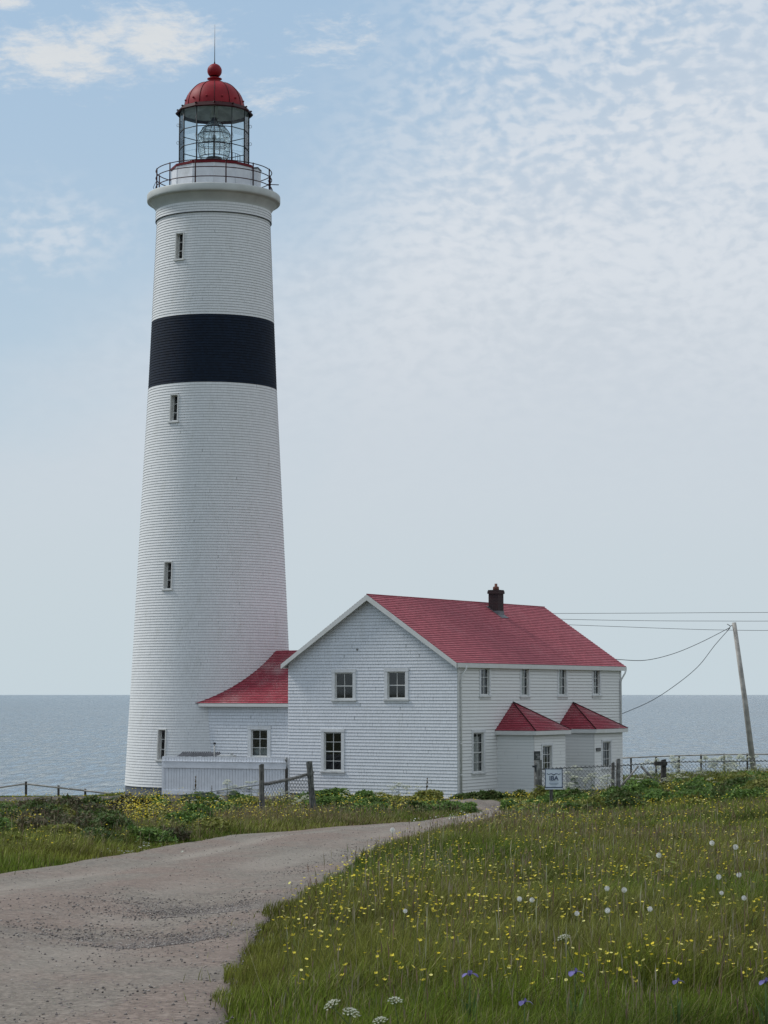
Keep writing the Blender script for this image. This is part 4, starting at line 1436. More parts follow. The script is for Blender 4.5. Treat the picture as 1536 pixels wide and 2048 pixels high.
# ------------------------------------------------------------------ white board fence in front of the link building
d0 = 98.2
fl_, fr_ = at(326, 1588, d0 + 1.4), at(573, 1588, d0 - 0.8)
fl_.z = fr_.z = 0
du = (fr_ - fl_); FLEN = du.length; du.normalize()
wf = empty('board_fence', (fl_.x, fl_.y, -2.74), math.atan2(du.y, du.x), 'low white painted vertical board fence at the foot of the lighthouse', 'fence')
ztf = at(450, 1514, d0).z + 2.74
mb = MB()
nb_ = 44
bw = FLEN / nb_
for k in range(nb_):
    jit = random.uniform(-0.012, 0.012)
    mb.box(((k + 0.5) * bw, 0.0, ztf / 2 + jit / 2), (bw * 0.87, 0.02, ztf + jit), 0)
mb.box((FLEN / 2, 0.025, ztf / 2), (FLEN - .05, 0.02, ztf - 0.15), 0)
mb.build('boards', MAT['fence_white'], wf)
mb = MB()
zr = at(450, 1531, d0).z + 2.74
mb.box((FLEN / 2, -0.035, zr), (FLEN, 0.045, 0.27), 0)
mb.box((FLEN / 2, -0.045, zr + 0.15), (FLEN + .02, 0.075, 0.03), 0)
mb.build('rail', MAT['fence_white'], wf)
mb = MB(); mb.box((FLEN / 2, -0.03, 0.09), (FLEN, 0.035, 0.18), 0)
mb.build('kickboard', MAT['fence_white'], wf)
mb = MB(); mb.box((0.0, 0.02, ztf / 2 - .02), (0.1, 0.1, ztf), 0); mb.build('post', MAT['fence_white'], wf)
mb = MB(); mb.box((FLEN + 0.07, 0.02, ztf / 2 - .05), (0.1, 0.1, ztf + .1), 0); mb.build('post', MAT['fence_white'], wf)
# corrugated lean-to roof edge seen over the fence, with a flue
cp_ = at(398, 1511, 101.0)
cs = empty('corrugated_shed', (cp_.x, cp_.y, -2.72), R(-8), 'low corrugated roof of a small shed behind the white board fence', 'shed')
hs = cp_.z + 2.72
mb = MB()
n_ = 90; Ls = 1.75
for k in range(n_):
    x0 = -Ls / 2 + Ls * k / n_; x1 = -Ls / 2 + Ls * (k + 1) / n_
    w0 = 0.05 * math.sin(k * 2 * math.pi / 5); w1 = 0.05 * math.sin((k + 1) * 2 * math.pi / 5)
    mb.face([(x0, -0.6, hs - 0.07 + w0), (x1, -0.6, hs - 0.07 + w1), (x1, 0.6, hs + 0.12 + w1), (x0, 0.6, hs + 0.12 + w0)], 0, smooth=True)
    mb.face([(x0, -0.6, hs - 0.10 + w0), (x1, -0.6, hs - 0.10 + w1), (x1, -0.6, hs - 0.07 + w1), (x0, -0.6, hs - 0.07 + w0)], 0)
mb.build('roof', MAT['lead_flashing'], cs)
mb = MB(); mb.box((0, 0, (hs - 0.15) / 2), (1.55, 1.0, hs - 0.15), 0); mb.build('wall', MAT['weathered_white_trim'], cs)
fp = at(429, 1510, 100.2)
fp_ = empty('vent_pipe', (fp.x, fp.y, -2.72), 0, 'thin upright vent pipe with a dark cap above the white board fence', 'pipe')
mb = MB(); mb.tube([(0, 0, 0), (0, 0, at(429, 1490, 100.2).z + 2.72)], 0.03, 8, 0); mb.build('pipe', MAT['grey_metal'], fp_)
mb = MB(); mb.lathe([(0, 0), (0.06, 0), (0.055, 0.08), (0, 0.1)], 8, (0, 0, at(429, 1489, 100.2).z + 2.72), 0); mb.build('cap', MAT['dark_metal'], fp_)
bx = at(453, 1513, 100.6)
bo = empty('oil_tank', (bx.x, bx.y, -2.72), R(-10), 'pale flat topped tank just showing over the white board fence', 'tank')
mb = MB(); mb.box((0, 0, (bx.z + 2.78) / 2), (0.75, 0.6, bx.z + 2.78), 0); mb.build('tank', MAT['white_trim'], bo)
mb = MB(); mb.box((0.24, 0, bx.z + 2.82), (0.10, 0.10, 0.09), 0); mb.build('filler_cap', MAT['grey_metal'], bo)

# ------------------------------------------------------------------ wooden posts, chain-link
def rough_post(name, base, top, r, mat, label, group=None, n=9, cat='fence post', flat=False, sink=0.3):
    """slightly irregular upright from base to top (world)"""
    root = empty(name, base, 0, label, cat, group)
    mb = MB()
    v = top - base
    rings = 10
    rnd = random.Random(int(abs(base.x * 100) + abs(base.y * 10)))
    offs = [(1 + rnd.uniform(-0.10, 0.10)) for _ in range(n)]
    prev = None
    for i in range(rings + 1):
        f = i / rings
        c = v * f + (Vector((0, 0, -sink)) if i == 0 else Vector((0, 0, 0)))
        rr_ = r * (1.05 - 0.12 * f) * (1 + rnd.uniform(-0.04, 0.04))
        ring = []
        for k in range(n):
            a = 2 * math.pi * k / n
            q = rr_ * offs[k] * (1 + 0.04 * math.sin(f * 9 + k))
            ring.append(c + Vector((q * math.cos(a), q * math.sin(a), (0.03 * math.cos(a + 1) if i == rings else 0))))
        if prev:
            for k in range(n):
                k2 = (k + 1) % n
                mb.face([prev[k], prev[k2], ring[k2], ring[k]], 0, smooth=False)
        prev = ring
    mb.face(prev, 0)
    mb.build('shaft', MAT[mat], root)
    return root


def diamond(mb, A, B, hA0, hA1, hB0, hB1, pitch=0.075, r=0.0028, mat=0):
    """chain-link netting between two uprights: A,B ground points; h*0 bottom, h*1 top heights"""
    L = (B - A).length
    rnd = random.Random(3)
    H0, H1 = min(hA0, hB0) - 0.0, max(hA1, hB1)
    def bot(s): return hA0 + (hB0 - hA0) * s / L
    def top(s): return hA1 + (hB1 - hA1) * s / L
    U = (B - A).normalized()
    Nn = Vector((-U.y, U.x, 0)).normalized()
    zr0, zr1 = A.z + H0, A.z + H1
    H = H1 - H0 + 0.2
    for sgn in (1, -1):
        s0 = -H
        while s0 < L + H:
            # line: s = s0 + sgn*(z-H0)
            pts = []
            steps = max(2, int(H / 0.1))
            for i in range(steps + 1):
                h = H0 + H * i / steps
                s = s0 + sgn * 0.85 * (h - H0)
                if 0 <= s <= L and bot(s) <= h <= top(s):
                    sag = 0.03 * math.sin(s * 2.2 + h)
                    pts.append(A.lerp(B, s / L).xy.to_3d() + Vector((0, 0, (A.z + (B.z - A.z) * s / L) + h)) + Nn * (sag + sgn * r))
                else:
                    if len(pts) > 1: mb.tube(pts, r, 3, mat, caps=False, smooth=False)
                    pts = []
            if len(pts) > 1: mb.tube(pts, r, 3, mat, caps=False, smooth=False)
            s0 += pitch


def gpos(px, py, d):
    p = at(px, py, d); p.z = float(gz(p.x, p.y)); return p


# left pair: post / sagging netting / leaning post
dA = 58.0; pA = gpos(524, 1640, dA)
tA = at(523, 1530, dA)
rough_post('fence_post', pA, tA, 0.075, 'post_wood', 'weathered square post left of the sagging gate netting')
dB = 59.6; pB = gpos(627, 1625, dB)
tB = at(618, 1524, dB - 0.3)
rough_post('gate_post', pB, tB, 0.085, 'lichen_post', 'leaning weathered post holding the right end of the sagging netting', cat='gate post')
mb = MB()
pa = Vector((pA.x, pA.y, 0)); pb = Vector((pB.x, pB.y, 0))
zA0, zA1 = at(527, 1612, dA).z, at(527, 1569, dA).z
zB0, zB1 = at(618, 1592, dB).z, at(618, 1545, dB).z
root = empty('sagging_net_fence', (pa + pb) / 2, 0, 'sagging wire netting with a thick top rail hung between two posts', 'fence')
off = (pa + pb) / 2
diamond(mb, pa - off, pb - off, zA0, zA1, zB0, zB1, 0.115, 0.0050)
mb.build('netting', MAT['galvanised_wire'], root)
mb = MB()
pts = []
for i in range(13):
    f = i / 12
    p = (pa - off).lerp(pb - off, f); p.z = zA1 + (zB1 - zA1) * f - 0.03 * math.sin(math.pi * f)
    pts.append(p)
mb.tube(pts, 0.030, 7, 0)
for i in range(48):
    f = i / 48
    p = (pa - off).lerp(pb - off, f); p.z = zA1 + (zB1 - zA1) * f - 0.03 * math.sin(math.pi * f)
    dq = (pb - pa).normalized() * 0.035
    mb.tube([p - dq + Z_ * 0.045, p + dq - Z_ * 0.045 - Y_ * 0.035], 0.009, 4, 0)
mb.build('top_rail', MAT['weathered_wood'], root)
# continuation of the netting to the left, going down behind the plants, and a short dark post by the board fence
p1 = gpos(573, 1592, 90); rough_post('fence_post', p1, at(573, 1538, 90), 0.07, 'dark_wood', 'short dark post at the right end of the white board fence')
bl = at(572, 1520, 97.3)
br2 = empty('corner_light', (bl.x, bl.y, bl.z), 0, 'small grey lamp housing on the right end of the white board fence', 'lamp')
mb = MB(); mb.tube([(0, 0, -0.06), (0, 0, 0.10)], 0.055, 8, 0); mb.tube([(0.03, 0, -0.4), (0.03, 0, -0.06)], 0.03, 6, 0); mb.build('housing', MAT['grey_metal'], br2)
pL = gpos(330, 1612, 78)
mb = MB()
root = empty('fallen_net_fence', pL, 0, 'low slack wire netting sinking into the plants left of the weathered post', 'fence')
diamond(mb, Vector((0, 0, 0)), Vector((pA.x - pL.x, pA.y - pL.y, pA.z - pL.z)), 0.05, 0.25, zA1 - pA.z - 0.22, zA1 - pA.z, 0.13, 0.0035)
mb.tube([(0, 0, 0.26), ((pA.x - pL.x) * .5, (pA.y - pL.y) * .5, (pA.z - pL.z) * .5 + 0.5), (pA.x - pL.x, pA.y - pL.y, zA1 - pL.z)], 0.012, 5, 0)
mb.build('netting', MAT['galvanised_wire'], root)

# right chain-link fence: post positions (px, top py, base py, depth)
RP = []
pG = ground_hit(1076, 1610)
dG = pG.y
print('gate post depth', dG)
rough_post('gate_post', pG, at(1076, 1521, dG), 0.13, 'lichen_post', 'thick pale split timber post beside the small white sign', cat='gate post', n=11)
lat = empty('gate_latch', at(1069, 1533, dG - 0.05), 0, 'black iron latch jutting from the thick pale split post', 'latch')
mb = MB(); mb.box((0, 0, 0), (0.14, 0.06, 0.06), 0); mb.box((0.05, 0, -0.06), (0.07, 0.1, 0.22), 0); mb.build('bracket', MAT['dark_metal'], lat)
post_specs = [(1226, 1526, 1582, dG + .6, 0.06, 'post_wood', 'dark slender post right of the thick split post'),
              (1236, 1519, 1584, dG + .8, 0.085, 'lichen_post', 'grey round fence post with a wire tie in front of the far porch'),
              (1327, 1520, 1572, dG + 1.4, 0.10, 'dark_wood', 'dark post with a block at its top where two braces meet')]
posts = [pG]
for (px, pt, pbm, d, r_, mt, lb) in post_specs:
    base = at(px, pbm, d); base.z = float(gz(base.x, base.y))
    rough_post('fence_post', base, at(px, pt, d), r_, mt, lb)
    posts.append(base)
pb_ = posts[3]
blk = empty('gate_block', at(1325, 1527, dG + 1.3), R(10), 'dark wooden block fixed across the top of the braced post', 'block')
mb = MB(); mb.box((-0.08, -0.05, 0), (0.42, 0.12, 0.13), 0); mb.build('timber', MAT['dark_wood'], blk)
far_end = at(1900, 1560, dG + 4); far_end.z = float(gz(far_end.x, far_end.y))
ends = [(posts[0], 1080, posts[2], 1236, 1538, 1531), (posts[2], 1236, posts[3], 1327, 1531, 1525), (posts[3], 1327, far_end, 1900, 1524, 1517)]
cf = empty('chain_link_fence', posts[0], 0, 'grey chain link netting stretched along the plants right of the white sign', 'fence')
for (a, pxa, b, pxb, pya, pyb) in ends:
    za1 = at(pxa, pya, a.y).z; zb1_ = at(pxb, pyb, b.y).z
    A = Vector((a.x - posts[0].x, a.y - posts[0].y, 0)); B = Vector((b.x - posts[0].x, b.y - posts[0].y, 0))
    oz = posts[0].z
    hA, hB = za1 - oz, zb1_ - oz
    mb = MB()
    diamond(mb, A, B, a.z - oz + 0.05, hA, b.z - oz + 0.05, hB, 0.12, 0.0058)
    mb.build('netting', MAT['galvanised_wire'], cf)
    mb = MB()
    L = (B - A).length; n_ = int(L / 0.07)
    tv = [A.lerp(B, k / n_) + Z_ * (hA + (hB - hA) * k / n_ + (0.03 if k % 2 else -0.03)) for k in range(n_ + 1)]
    mb.tube(tv, 0.016, 3, 0, smooth=False)
    mb.tube([A + Z_ * (hA - .01), B + Z_ * (hB - .01)], 0.012, 5, 0)
    mb.build('top_wire', MAT['galvanised_wire'], cf)
for (p0, p1, mt) in (((1240, 1575), (1277, 1532), 'pale_wood'), ((1322, 1577), (1282, 1532), 'weathered_wood')):
    dd = dG + 1.1
    a, b = at(*p0, dd), at(*p1, dd)
    mb = MB(); mb.tube([a - posts[0], b - posts[0]], 0.035, 6, 0)
    mb.build('brace', MAT[mt], cf)

# ------------------------------------------------------------------ the sign
pS = ground_hit(1103, 1625); dS = pS.y
print('sign depth', dS)
sr = empty('information_sign', pS, 0, 'small white sign with blue bird emblem and lettering on a wooden stake', 'sign')
mb = MB(); mb.box((0, 0.045, (at(1103, 1575, dS).z - pS.z) / 2 + 0.1), (0.085, 0.05, at(1103, 1575, dS).z - pS.z + 0.3), 0)
mb.build('stake', MAT['post_wood'], sr)
c = at(1107.5, 1558, dS); w = at(1125.5, 1558, dS).x - at(1090, 1558, dS).x; h = at(1107, 1537.5, dS).z - at(1107, 1579, dS).z
c = c - pS
mb = MB(); mb.box((c.x, c.y, c.z), (w, 0.02, h), 0)
bd = mb.build('board', MAT['sign_white'], sr)
mb = MB()
bz_ = 0.013
def bar(u0, u1, v0, v1, mat=0):
    mb.box((c.x + (u0 + u1) / 2 * w, c.y - bz_, c.z + (v0 + v1) / 2 * h), ((u1 - u0) * w, 0.006, (v1 - v0) * h), mat)
bar(-0.5, -0.455, -0.385, 0.5); bar(0.455, 0.5, -0.385, 0.5); bar(-0.455, 0.455, 0.47, 0.5)
bar(-0.5, 0.5, -0.43, -0.385)
for (u, v, s_) in ((-0.28, 0.24, 0.75), (0.0, 0.235, 1.15), (0.28, 0.24, 0.75)):
    for sg_ in (-1, 1):
        a_ = Vector((c.x + u * w, c.y - bz_, c.z + v * h - 0.02 * s_)); b_ = a_ + Vector((sg_ * 0.055 * s_, 0, 0.035 * s_)); d_ = b_ + Vector((sg_ * 0.03 * s_, 0, -0.012 * s_))
        mb.tube([a_, b_, d_], [0.011 * s_, 0.009 * s_, 0.003], 5, 0)
mb.build('border_and_birds', MAT['sign_blue'], bd)
mb = MB()
bar(-0.22, 0.22, -0.105, -0.085); bar(-0.26, 0.26, -0.195, -0.175); bar(-0.27, 0.27, -0.235, -0.215); bar(-0.2, 0.2, -0.275, -0.255); bar(-0.12, 0.12, -0.345, -0.33)
mb.build('small_print', MAT['sign_grey'], bd)
text_mesh('IBA', 0.17, MAT['sign_blue'], bd, (c.x, c.y - 0.016, c.z + 0.03 * h), (R(90), 0, 0), bold=0.003)

# ------------------------------------------------------------------ clifftop rail fences
def rail_fence(specs, rails, label, d, r_=0.07, name='rail_fence', side=1):
    root = empty(name, at(specs[0][0], specs[0][2], specs[0][3]), 0, label, 'fence')
    o = root.location
    P = []
    for (px, pt, pbm, dd) in specs:
        a = at(px, pbm, dd); b = at(px, pt, dd)
        gzv = float(gz(a.x, a.y)); a.z = min(a.z, gzv)
        P.append((a, b))
        mb = MB(); mb.tube([a - o, b - o], r_, 6, 0, smooth=False)
        mb.build('post', MAT['dark_wood'], root)
    for (pts, rr_) in rails:
        mb = MB()
        for k in range(len(pts) - 1):
            a = at(*pts[k]) - o; b = at(*pts[k + 1]) - o
            mb.tube([a, b], rr_, 6, 0)
        mb.build('rail', MAT['pole_wood'], root)
    return root


rail_fence([(-420, 1572, 1606, 126), (-300, 1572, 1606, 126), (-180, 1572, 1606, 126), (-60, 1572, 1606, 126), (52, 1563, 1600, 126), (117, 1571, 1600, 127), (170.5, 1577.5, 1602, 127), (224.5, 1585, 1604, 127)],
           [([(-420, 1580, 125.8), (-60, 1584, 125.8), (50, 1567.5, 125.8)], 0.055), ([(54, 1568, 125.8), (168, 1581, 126.8), (240, 1590, 127)], 0.055)],
           'leaning weathered rail fence on the clifftop left of the lighthouse', 126)
right_posts = [(1262, 1514, 1550, 132), (1312, 1512, 1550, 132), (1358, 1510, 1550, 132), (1402, 1508, 1550, 132), (1448.5, 1507, 1550, 132), (1494.6, 1506.5, 1550, 132), (1540, 1507, 1550, 132), (1590, 1507, 1550, 132)] + [(1590 + 48 * k, 1507, 1550, 132) for k in range(1, 14)]
rail_fence(right_posts, [([(1236, 1516.5, 131.8), (1312, 1513, 131.8), (1358, 1511.3, 131.8), (1448, 1509, 131.8), (1600, 1508, 131.8), (2214, 1508, 131.8)], 0.045)],
           'weathered post and rail fence along the cliff edge behind the right meadow', 132, 0.06)

# ------------------------------------------------------------------ utility pole and wires
dP = 122.0
pb0 = at(1511, 1540, dP); pt0 = at(1468, 1245, dP)
pb0.z = min(pb0.z, float(gz(pb0.x, pb0.y)))
up = empty('utility_pole', pb0, 0, 'tall bare wooden utility pole leaning left above the right meadow', 'pole')
mb = MB(); mb.tube([Vector((0, 0, -0.5)), (pt0 - pb0) * 0.5, pt0 - pb0], [0.165, 0.14, 0.115], 12, 0)
mb.build('shaft', MAT['pole_wood'], up)
mb = MB()
q = at(1461, 1252, dP) - pb0
mb.tube([at(1466, 1250, dP) - pb0, q], 0.03, 6, 0); mb.tube([q, at(1454, 1248, dP) - pb0], 0.022, 5, 0); mb.tube([q, at(1455, 1262, dP) - pb0], 0.022, 5, 0)
mb.build('wire_bracket', MAT['grey_metal'], up)


def wire(name, pts, label, r_=0.011, group=None):
    o = empty(name, pts[0], 0, label, 'wire', group)
    mb = MB(); mb.tube([p - pts[0] for p in pts], r_, 5, 0)
    mb.build('cable', MAT['wire_black'], o)


def curve_px(ctrl, n=18):
    """ctrl: (px,py,d) smoothed"""
    C = resample([(a, b, c_) for a, b, c_ in ctrl], 0)
    return [at(*c_) for c_ in C]


wire('service_wire', curve_px([(1460, 1255, dP), (1400, 1285.5, 119), (1345, 1308, 116), (1290, 1320.5, 113), (1238, 1319, 111.5), (1225, 1317, 111.5)]), 'upper sagging wire from the pole head to the house roof end', 0.017)
wire('service_wire', curve_px([(1460, 1256, dP), (1430, 1290, 120), (1396, 1333, 118), (1350, 1371, 115), (1300, 1403, 113), (1243, 1428, 110.3)]), 'lower sagging wire from the pole head to the house side wall', 0.017)
wire('overhead_wire', curve_px([(1080, 1227, 135), (1230, 1226.5, 135), (1400, 1225.5, 135), (1700, 1222.5, 135), (2500, 1205, 135)]), 'topmost of the three level wires right of the house roof', 0.013)
wire('overhead_wire', curve_px([(1100, 1238, 135), (1230, 1240.5, 135), (1400, 1242, 135), (1700, 1240.5, 135), (2500, 1226, 135)]), 'middle of the three level wires right of the house roof', 0.013)
wire('overhead_wire', curve_px([(1110, 1248.5, 135), (1230, 1253, 135), (1400, 1259, 135), (1540, 1261, 135), (1700, 1260.5, 135), (2500, 1248, 135)]), 'lowest of the three level wires right of the house roof', 0.013)

# ------------------------------------------------------------------ vegetation
def mass_mesh(name, V, Fq, Ft, col, mats, matidx=None):
    """big mesh from numpy arrays: quads Fq (n,4), tris Ft (m,3), per-vertex colours"""
    me = bpy.data.meshes.new(name)
    nv = len(V); nq = len(Fq); nt_ = len(Ft)
    me.vertices.add(nv); me.vertices.foreach_set('co', V.astype(np.float32).ravel())
    nl = nq * 4 + nt_ * 3
    me.loops.add(nl)
    me.loops.foreach_set('vertex_index', np.concatenate([Fq.ravel(), Ft.ravel()]).astype(np.int32))
    me.polygons.add(nq + nt_)
    ls = np.concatenate([np.arange(nq) * 4, nq * 4 + np.arange(nt_) * 3]).astype(np.int32)
    me.polygons.foreach_set('loop_start', ls)
    me.update(calc_edges=True)
    ca = me.color_attributes.new('tint', 'FLOAT_COLOR', 'POINT')
    ca.data.foreach_set('color', np.concatenate([col, np.ones((nv, 1))], 1).astype(np.float32).ravel())
    for m_ in mats: me.materials.append(m_)
    me.validate()
    o = bpy.data.objects.new(name, me); col_main.objects.link(o)
    return o


def excluded(x, y):
    ex = in_road(x, y, 0.0)
    # house footprint and tower
    lx = (x - HX) * HXw.x + (y - HY) * HXw.y; ly = (x - HX) * HYw.x + (y - HY) * HYw.y
    ex |= (lx > -HW - 0.1) & (lx < 2.1) & (ly > -0.1) & (ly < HL + .1)
    ex |= (x > -13) & (x < -2) & (y > 98)
    # soil patch
    so = (x < -4.5) & (x > -21 + 0 * y) & (y > 80 + 0.35 * (x + 14)) & (y < 101) & (vnoise(x, y, 2.0, 21) > 0.12)
    ex |= so
    # worn ground in front of the house
    ex |= (y > 87.5) & (y < 93) & (x > 2.6) & (x < 4.6)
    return ex


def sample_ground(n, y0, y1, power, margin=1.5):
    """positions with density ~ y^-power inside the (widened) view wedge"""
    u = rng.random(n)
    # pdf of y ~ y^(1-power)
    k = 2 - power
    y = (y0 ** k + u * (y1 ** k - y0 ** k)) ** (1 / k) if abs(k) > 1e-6 else y0 * (y1 / y0) ** u
    x = (rng.random(n) * 2 - 1) * (0.172 * y + margin)
    return x, y


def px_of(x, y, z):
    """approximate picture coordinates"""
    dep = y * cp + (z - EYE) * sp
    up_ = -y * sp + (z - EYE) * cp
    return 768 + F * x / dep, 1024 - F * up_ / dep


# --- grass
def verge_factor(x, y):
    """0 at the road edge rising to 1 inside the meadow"""
    xr = xat(Rc, y); xl = xat(Lc, y)
    d = np.where(x > xr, x - xr, np.where(x < xl, xl - x, 0))
    return np.clip(d / 0.8, 0, 1)


def blades(n, y0, y1, power, hmin, hmax, wbase, seed, margin=1.5, outer=False):
    x, y = sample_ground(n, y0, y1, power, margin)
    if outer:
        k_ = np.abs(x) > 0.172 * y + 1.2
        x, y = x[k_], y[k_]; n = len(x)
    # ragged road edge
    jit = (vnoise(x, y, 0.5, 31) - 0.5) * 0.22
    stray = rng.random(n) < 0.05
    jit = jit + np.where(stray, rng.random(n) ** 2 * 0.30, 0.0) * np.where(x > (xat(Lc, y) + xat(Rc, y)) / 2, 1, -1) * (vnoise(x, y, 0.35, 33) > 0.4)
    keep = ~excluded(x + jit + np.where(x > (xat(Lc, y) + xat(Rc, y)) / 2, 0.06, -0.06), y)
    keep &= y < 137
    x, y = x[keep], y[keep]
    n = len(x)
    z = gz(x, y) - 0.02
    vf = verge_factor(x, y)
    left = x < xat(Lc, y)
    clump = vnoise(x, y, 0.45, 2); big = vnoise(x, y, 2.6, 4); big2 = vnoise(x, y, 6.0, 8)
    h = (hmin + (hmax - hmin) * rng.random(n)) * (0.45 + 0.95 * clump) * (0.40 + 0.60 * vf) * (0.8 + 0.4 * big)
    h *= np.where(left & (y > 28) & (y < 62), 0.9 + 0.6 * big2, 1.0)
    h *= 1.0 - 0.55 * sst((y - 42) / 32.0)
    h *= np.where(left & (y > 55), 0.8, 1.0)
    pxx = 768 + F * x / y
    h *= 1 + 2.3 * sst((pxx - 1325) / 50) * sst((y - 68) / 4) * sst((92 - y) / 6)
    h *= np.where(left & (y < 55), 0.75, 1.0)
    w = (wbase + 0.00030 * y) * (0.7 + 0.6 * rng.random(n))
    a = rng.random(n) * 2 * np.pi
    lean = 0.12 + 0.75 * rng.random(n) ** 1.3 * (0.4 + 0.6 * vf)
    la = rng.random(n) * 2 * np.pi
    la = np.where(rng.random(n) < 0.5, 0.3 + (vnoise(x, y, 1.2, 77) - .5) * 3.0, la)
    ux, uy = np.cos(a), np.sin(a)
    lx, ly = np.cos(la) * lean * h, np.sin(la) * lean * h
    V = np.zeros((n, 5, 3))
    V[:, 0] = np.stack([x - ux * w / 2, y - uy * w / 2, z], 1)
    V[:, 1] = np.stack([x + ux * w / 2, y + uy * w / 2, z], 1)
    V[:, 2] = np.stack([x + lx * .35 + ux * w * .42, y + ly * .35 + uy * w * .42, z + h * .58], 1)
    V[:, 3] = np.stack([x + lx * .35 - ux * w * .42, y + ly * .35 - uy * w * .42, z + h * .58], 1)
    V[:, 4] = np.stack([x + lx, y + ly, z + h * (1 - 0.25 * lean)], 1)
    i0 = np.arange(n) * 5
    Fq = np.stack([i0, i0 + 1, i0 + 2, i0 + 3], 1)
    Ft = np.stack([i0 + 3, i0 + 2, i0 + 4], 1)
    # colours
    fresh = np.array([0.195, 0.255, 0.032]); deep = np.array([0.078, 0.120, 0.019]); straw = np.array([0.30, 0.265, 0.120]); olive = np.array([0.215, 0.205, 0.050]); rust = np.array([0.19, 0.140, 0.070])
    pf = np.clip((vnoise(x, y, 1.3, 15) * .5 + vnoise(x, y, 3.1, 16) * .5 - 0.3) * 2.4, 0, 1)
    t_ = np.clip(rng.random(n) * 0.7 + 0.55 * (1 - pf) - 0.1, 0, 1)[:, None]
    base = fresh * (1 - t_) + deep * t_
    o_ = np.clip((vnoise(x, y, 3.4, 12) - 0.35) * 2.2, 0, 1)[:, None]
    base = base * (1 - 0.65 * o_) + olive * 0.65 * o_
    drymix = np.clip((vnoise(x, y, 2.2, 41) * .6 + vnoise(x, y, 5.5, 43) * .6 - 0.52) * 2.6, 0, 1)
    mid = np.clip((y - 22) / 20, 0, 1) * np.clip((75 - y) / 20, 0, 1)
    pdry = 0.06 + 0.16 * mid + 0.42 * drymix * (0.15 + 0.85 * mid)
    isdry = rng.random(n) < pdry
    dcol = np.where((rng.random(n) < 0.5)[:, None], straw, rust)
    base = np.where(isdry[:, None], dcol, base)
    dk = np.clip((vnoise(x, y, 1.4, 51) - 0.5) * 2, 0, 1)[:, None]
    base = base * (1 - 0.45 * dk)
    base = base * (0.45 + 1.12 * rng.random(n) ** 1.2)[:, None]
    colr = np.repeat(base[:, None, :], 5, 1)
    colr[:, 4] *= 1.2
    return V.reshape(-1, 3), Fq, Ft, colr.reshape(-1, 3)


def join_masses(L):
    Vs, Qs, Ts, Cs = [], [], [], []
    off = 0
    for V, Q, T, C in L:
        Vs.append(V); Qs.append(Q + off); Ts.append(T + off); Cs.append(C); off += len(V)
    return np.concatenate(Vs), np.concatenate(Qs), np.concatenate(Ts), np.concatenate(Cs)


M1 = blades(330000, 9.0, 24.0, 1.6, 0.14, 0.32, 0.0012, 1)
M2 = blades(400000, 22.0, 62.0, 1.5, 0.16, 0.36, 0.0006, 2)
M3 = blades(180000, 58.0, 136.0, 1.5, 0.20, 0.38, 0.0, 3)
M4 = blades(330000, 7.0, 136.0, 1.35, 0.18, 0.36, 0.004, 4, 16.0, True)
V, Q, T, C = join_masses([M1, M2, M3, M4])
print('grass verts', len(V))
tag(mass_mesh('meadow_grass', V, Q, T, C, [MAT['blade']]), 'long mixed meadow grass covering the ground on both sides of the gravel track', 'grass', kind='stuff')


# --- seed heads: thin tan/purplish stems with fine panicles
def seedheads(n, y0, y1, power, hs=1.0, pale=False):
    x, y = sample_ground(n, y0, y1, power)
    dens = np.clip((vnoise(x, y, 2.2, 41) * .6 + vnoise(x, y, 5.5, 43) * .6 - 0.40) * 2.4, 0.05, 1)
    keep = ~excluded(x, y) & (rng.random(n) < dens) & (verge_factor(x, y) > 0.15) & (y < 84)
    x, y = x[keep], y[keep]; n = len(x)
    z = gz(x, y); h = hs * (0.24 + 0.20 * rng.random(n)) * (0.6 + 0.4 * verge_factor(x, y)) * (1 - 0.4 * sst((y - 42) / 32.0)); w = 0.0008 + 0.00008 * y
    a = rng.random(n) * 2 * np.pi; lean = (0.5 if pale else 0.18) * rng.random(n) * h
    ux, uy = np.cos(a), np.sin(a)
    la = rng.random(n) * 6.28; tx, ty = x + np.cos(la) * lean, y + np.sin(la) * lean
    V = np.zeros((n, 7, 3))
    V[:, 0] = np.stack([x - ux * w / 2, y - uy * w / 2, z], 1); V[:, 1] = np.stack([x + ux * w / 2, y + uy * w / 2, z], 1)
    V[:, 2] = np.stack([tx + ux * w * .4, ty + uy * w * .4, z + h * .78], 1); V[:, 3] = np.stack([tx - ux * w * .4, ty - uy * w * .4, z + h * .78], 1)
    hw = 0.0022 + 0.00013 * y
    V[:, 4] = np.stack([tx + ux * hw, ty + uy * hw, z + h * .87], 1); V[:, 5] = np.stack([tx - ux * hw, ty - uy * hw, z + h * .87], 1)
    V[:, 6] = np.stack([tx + np.cos(la) * .01, ty, z + h], 1)
    i0 = np.arange(n) * 7
    Q = np.concatenate([np.stack([i0, i0 + 1, i0 + 2, i0 + 3], 1), np.stack([i0 + 3, i0 + 2, i0 + 4, i0 + 5], 1)])
    T = np.stack([i0 + 5, i0 + 4, i0 + 6], 1)
    pal = np.array([[0.22, 0.18, 0.11], [0.19, 0.125, 0.095], [0.28, 0.24, 0.15], [0.14, 0.14, 0.06]])
    if pale: pal = np.array([[0.36, 0.32, 0.22], [0.28, 0.24, 0.16], [0.22, 0.14, 0.10], [0.30, 0.30, 0.18]])
    c_ = pal[rng.integers(0, 4, n)] * (0.7 + 0.6 * rng.random(n))[:, None]
    return V.reshape(-1, 3), Q, T, np.repeat(c_[:, None], 7, 1).reshape(-1, 3)


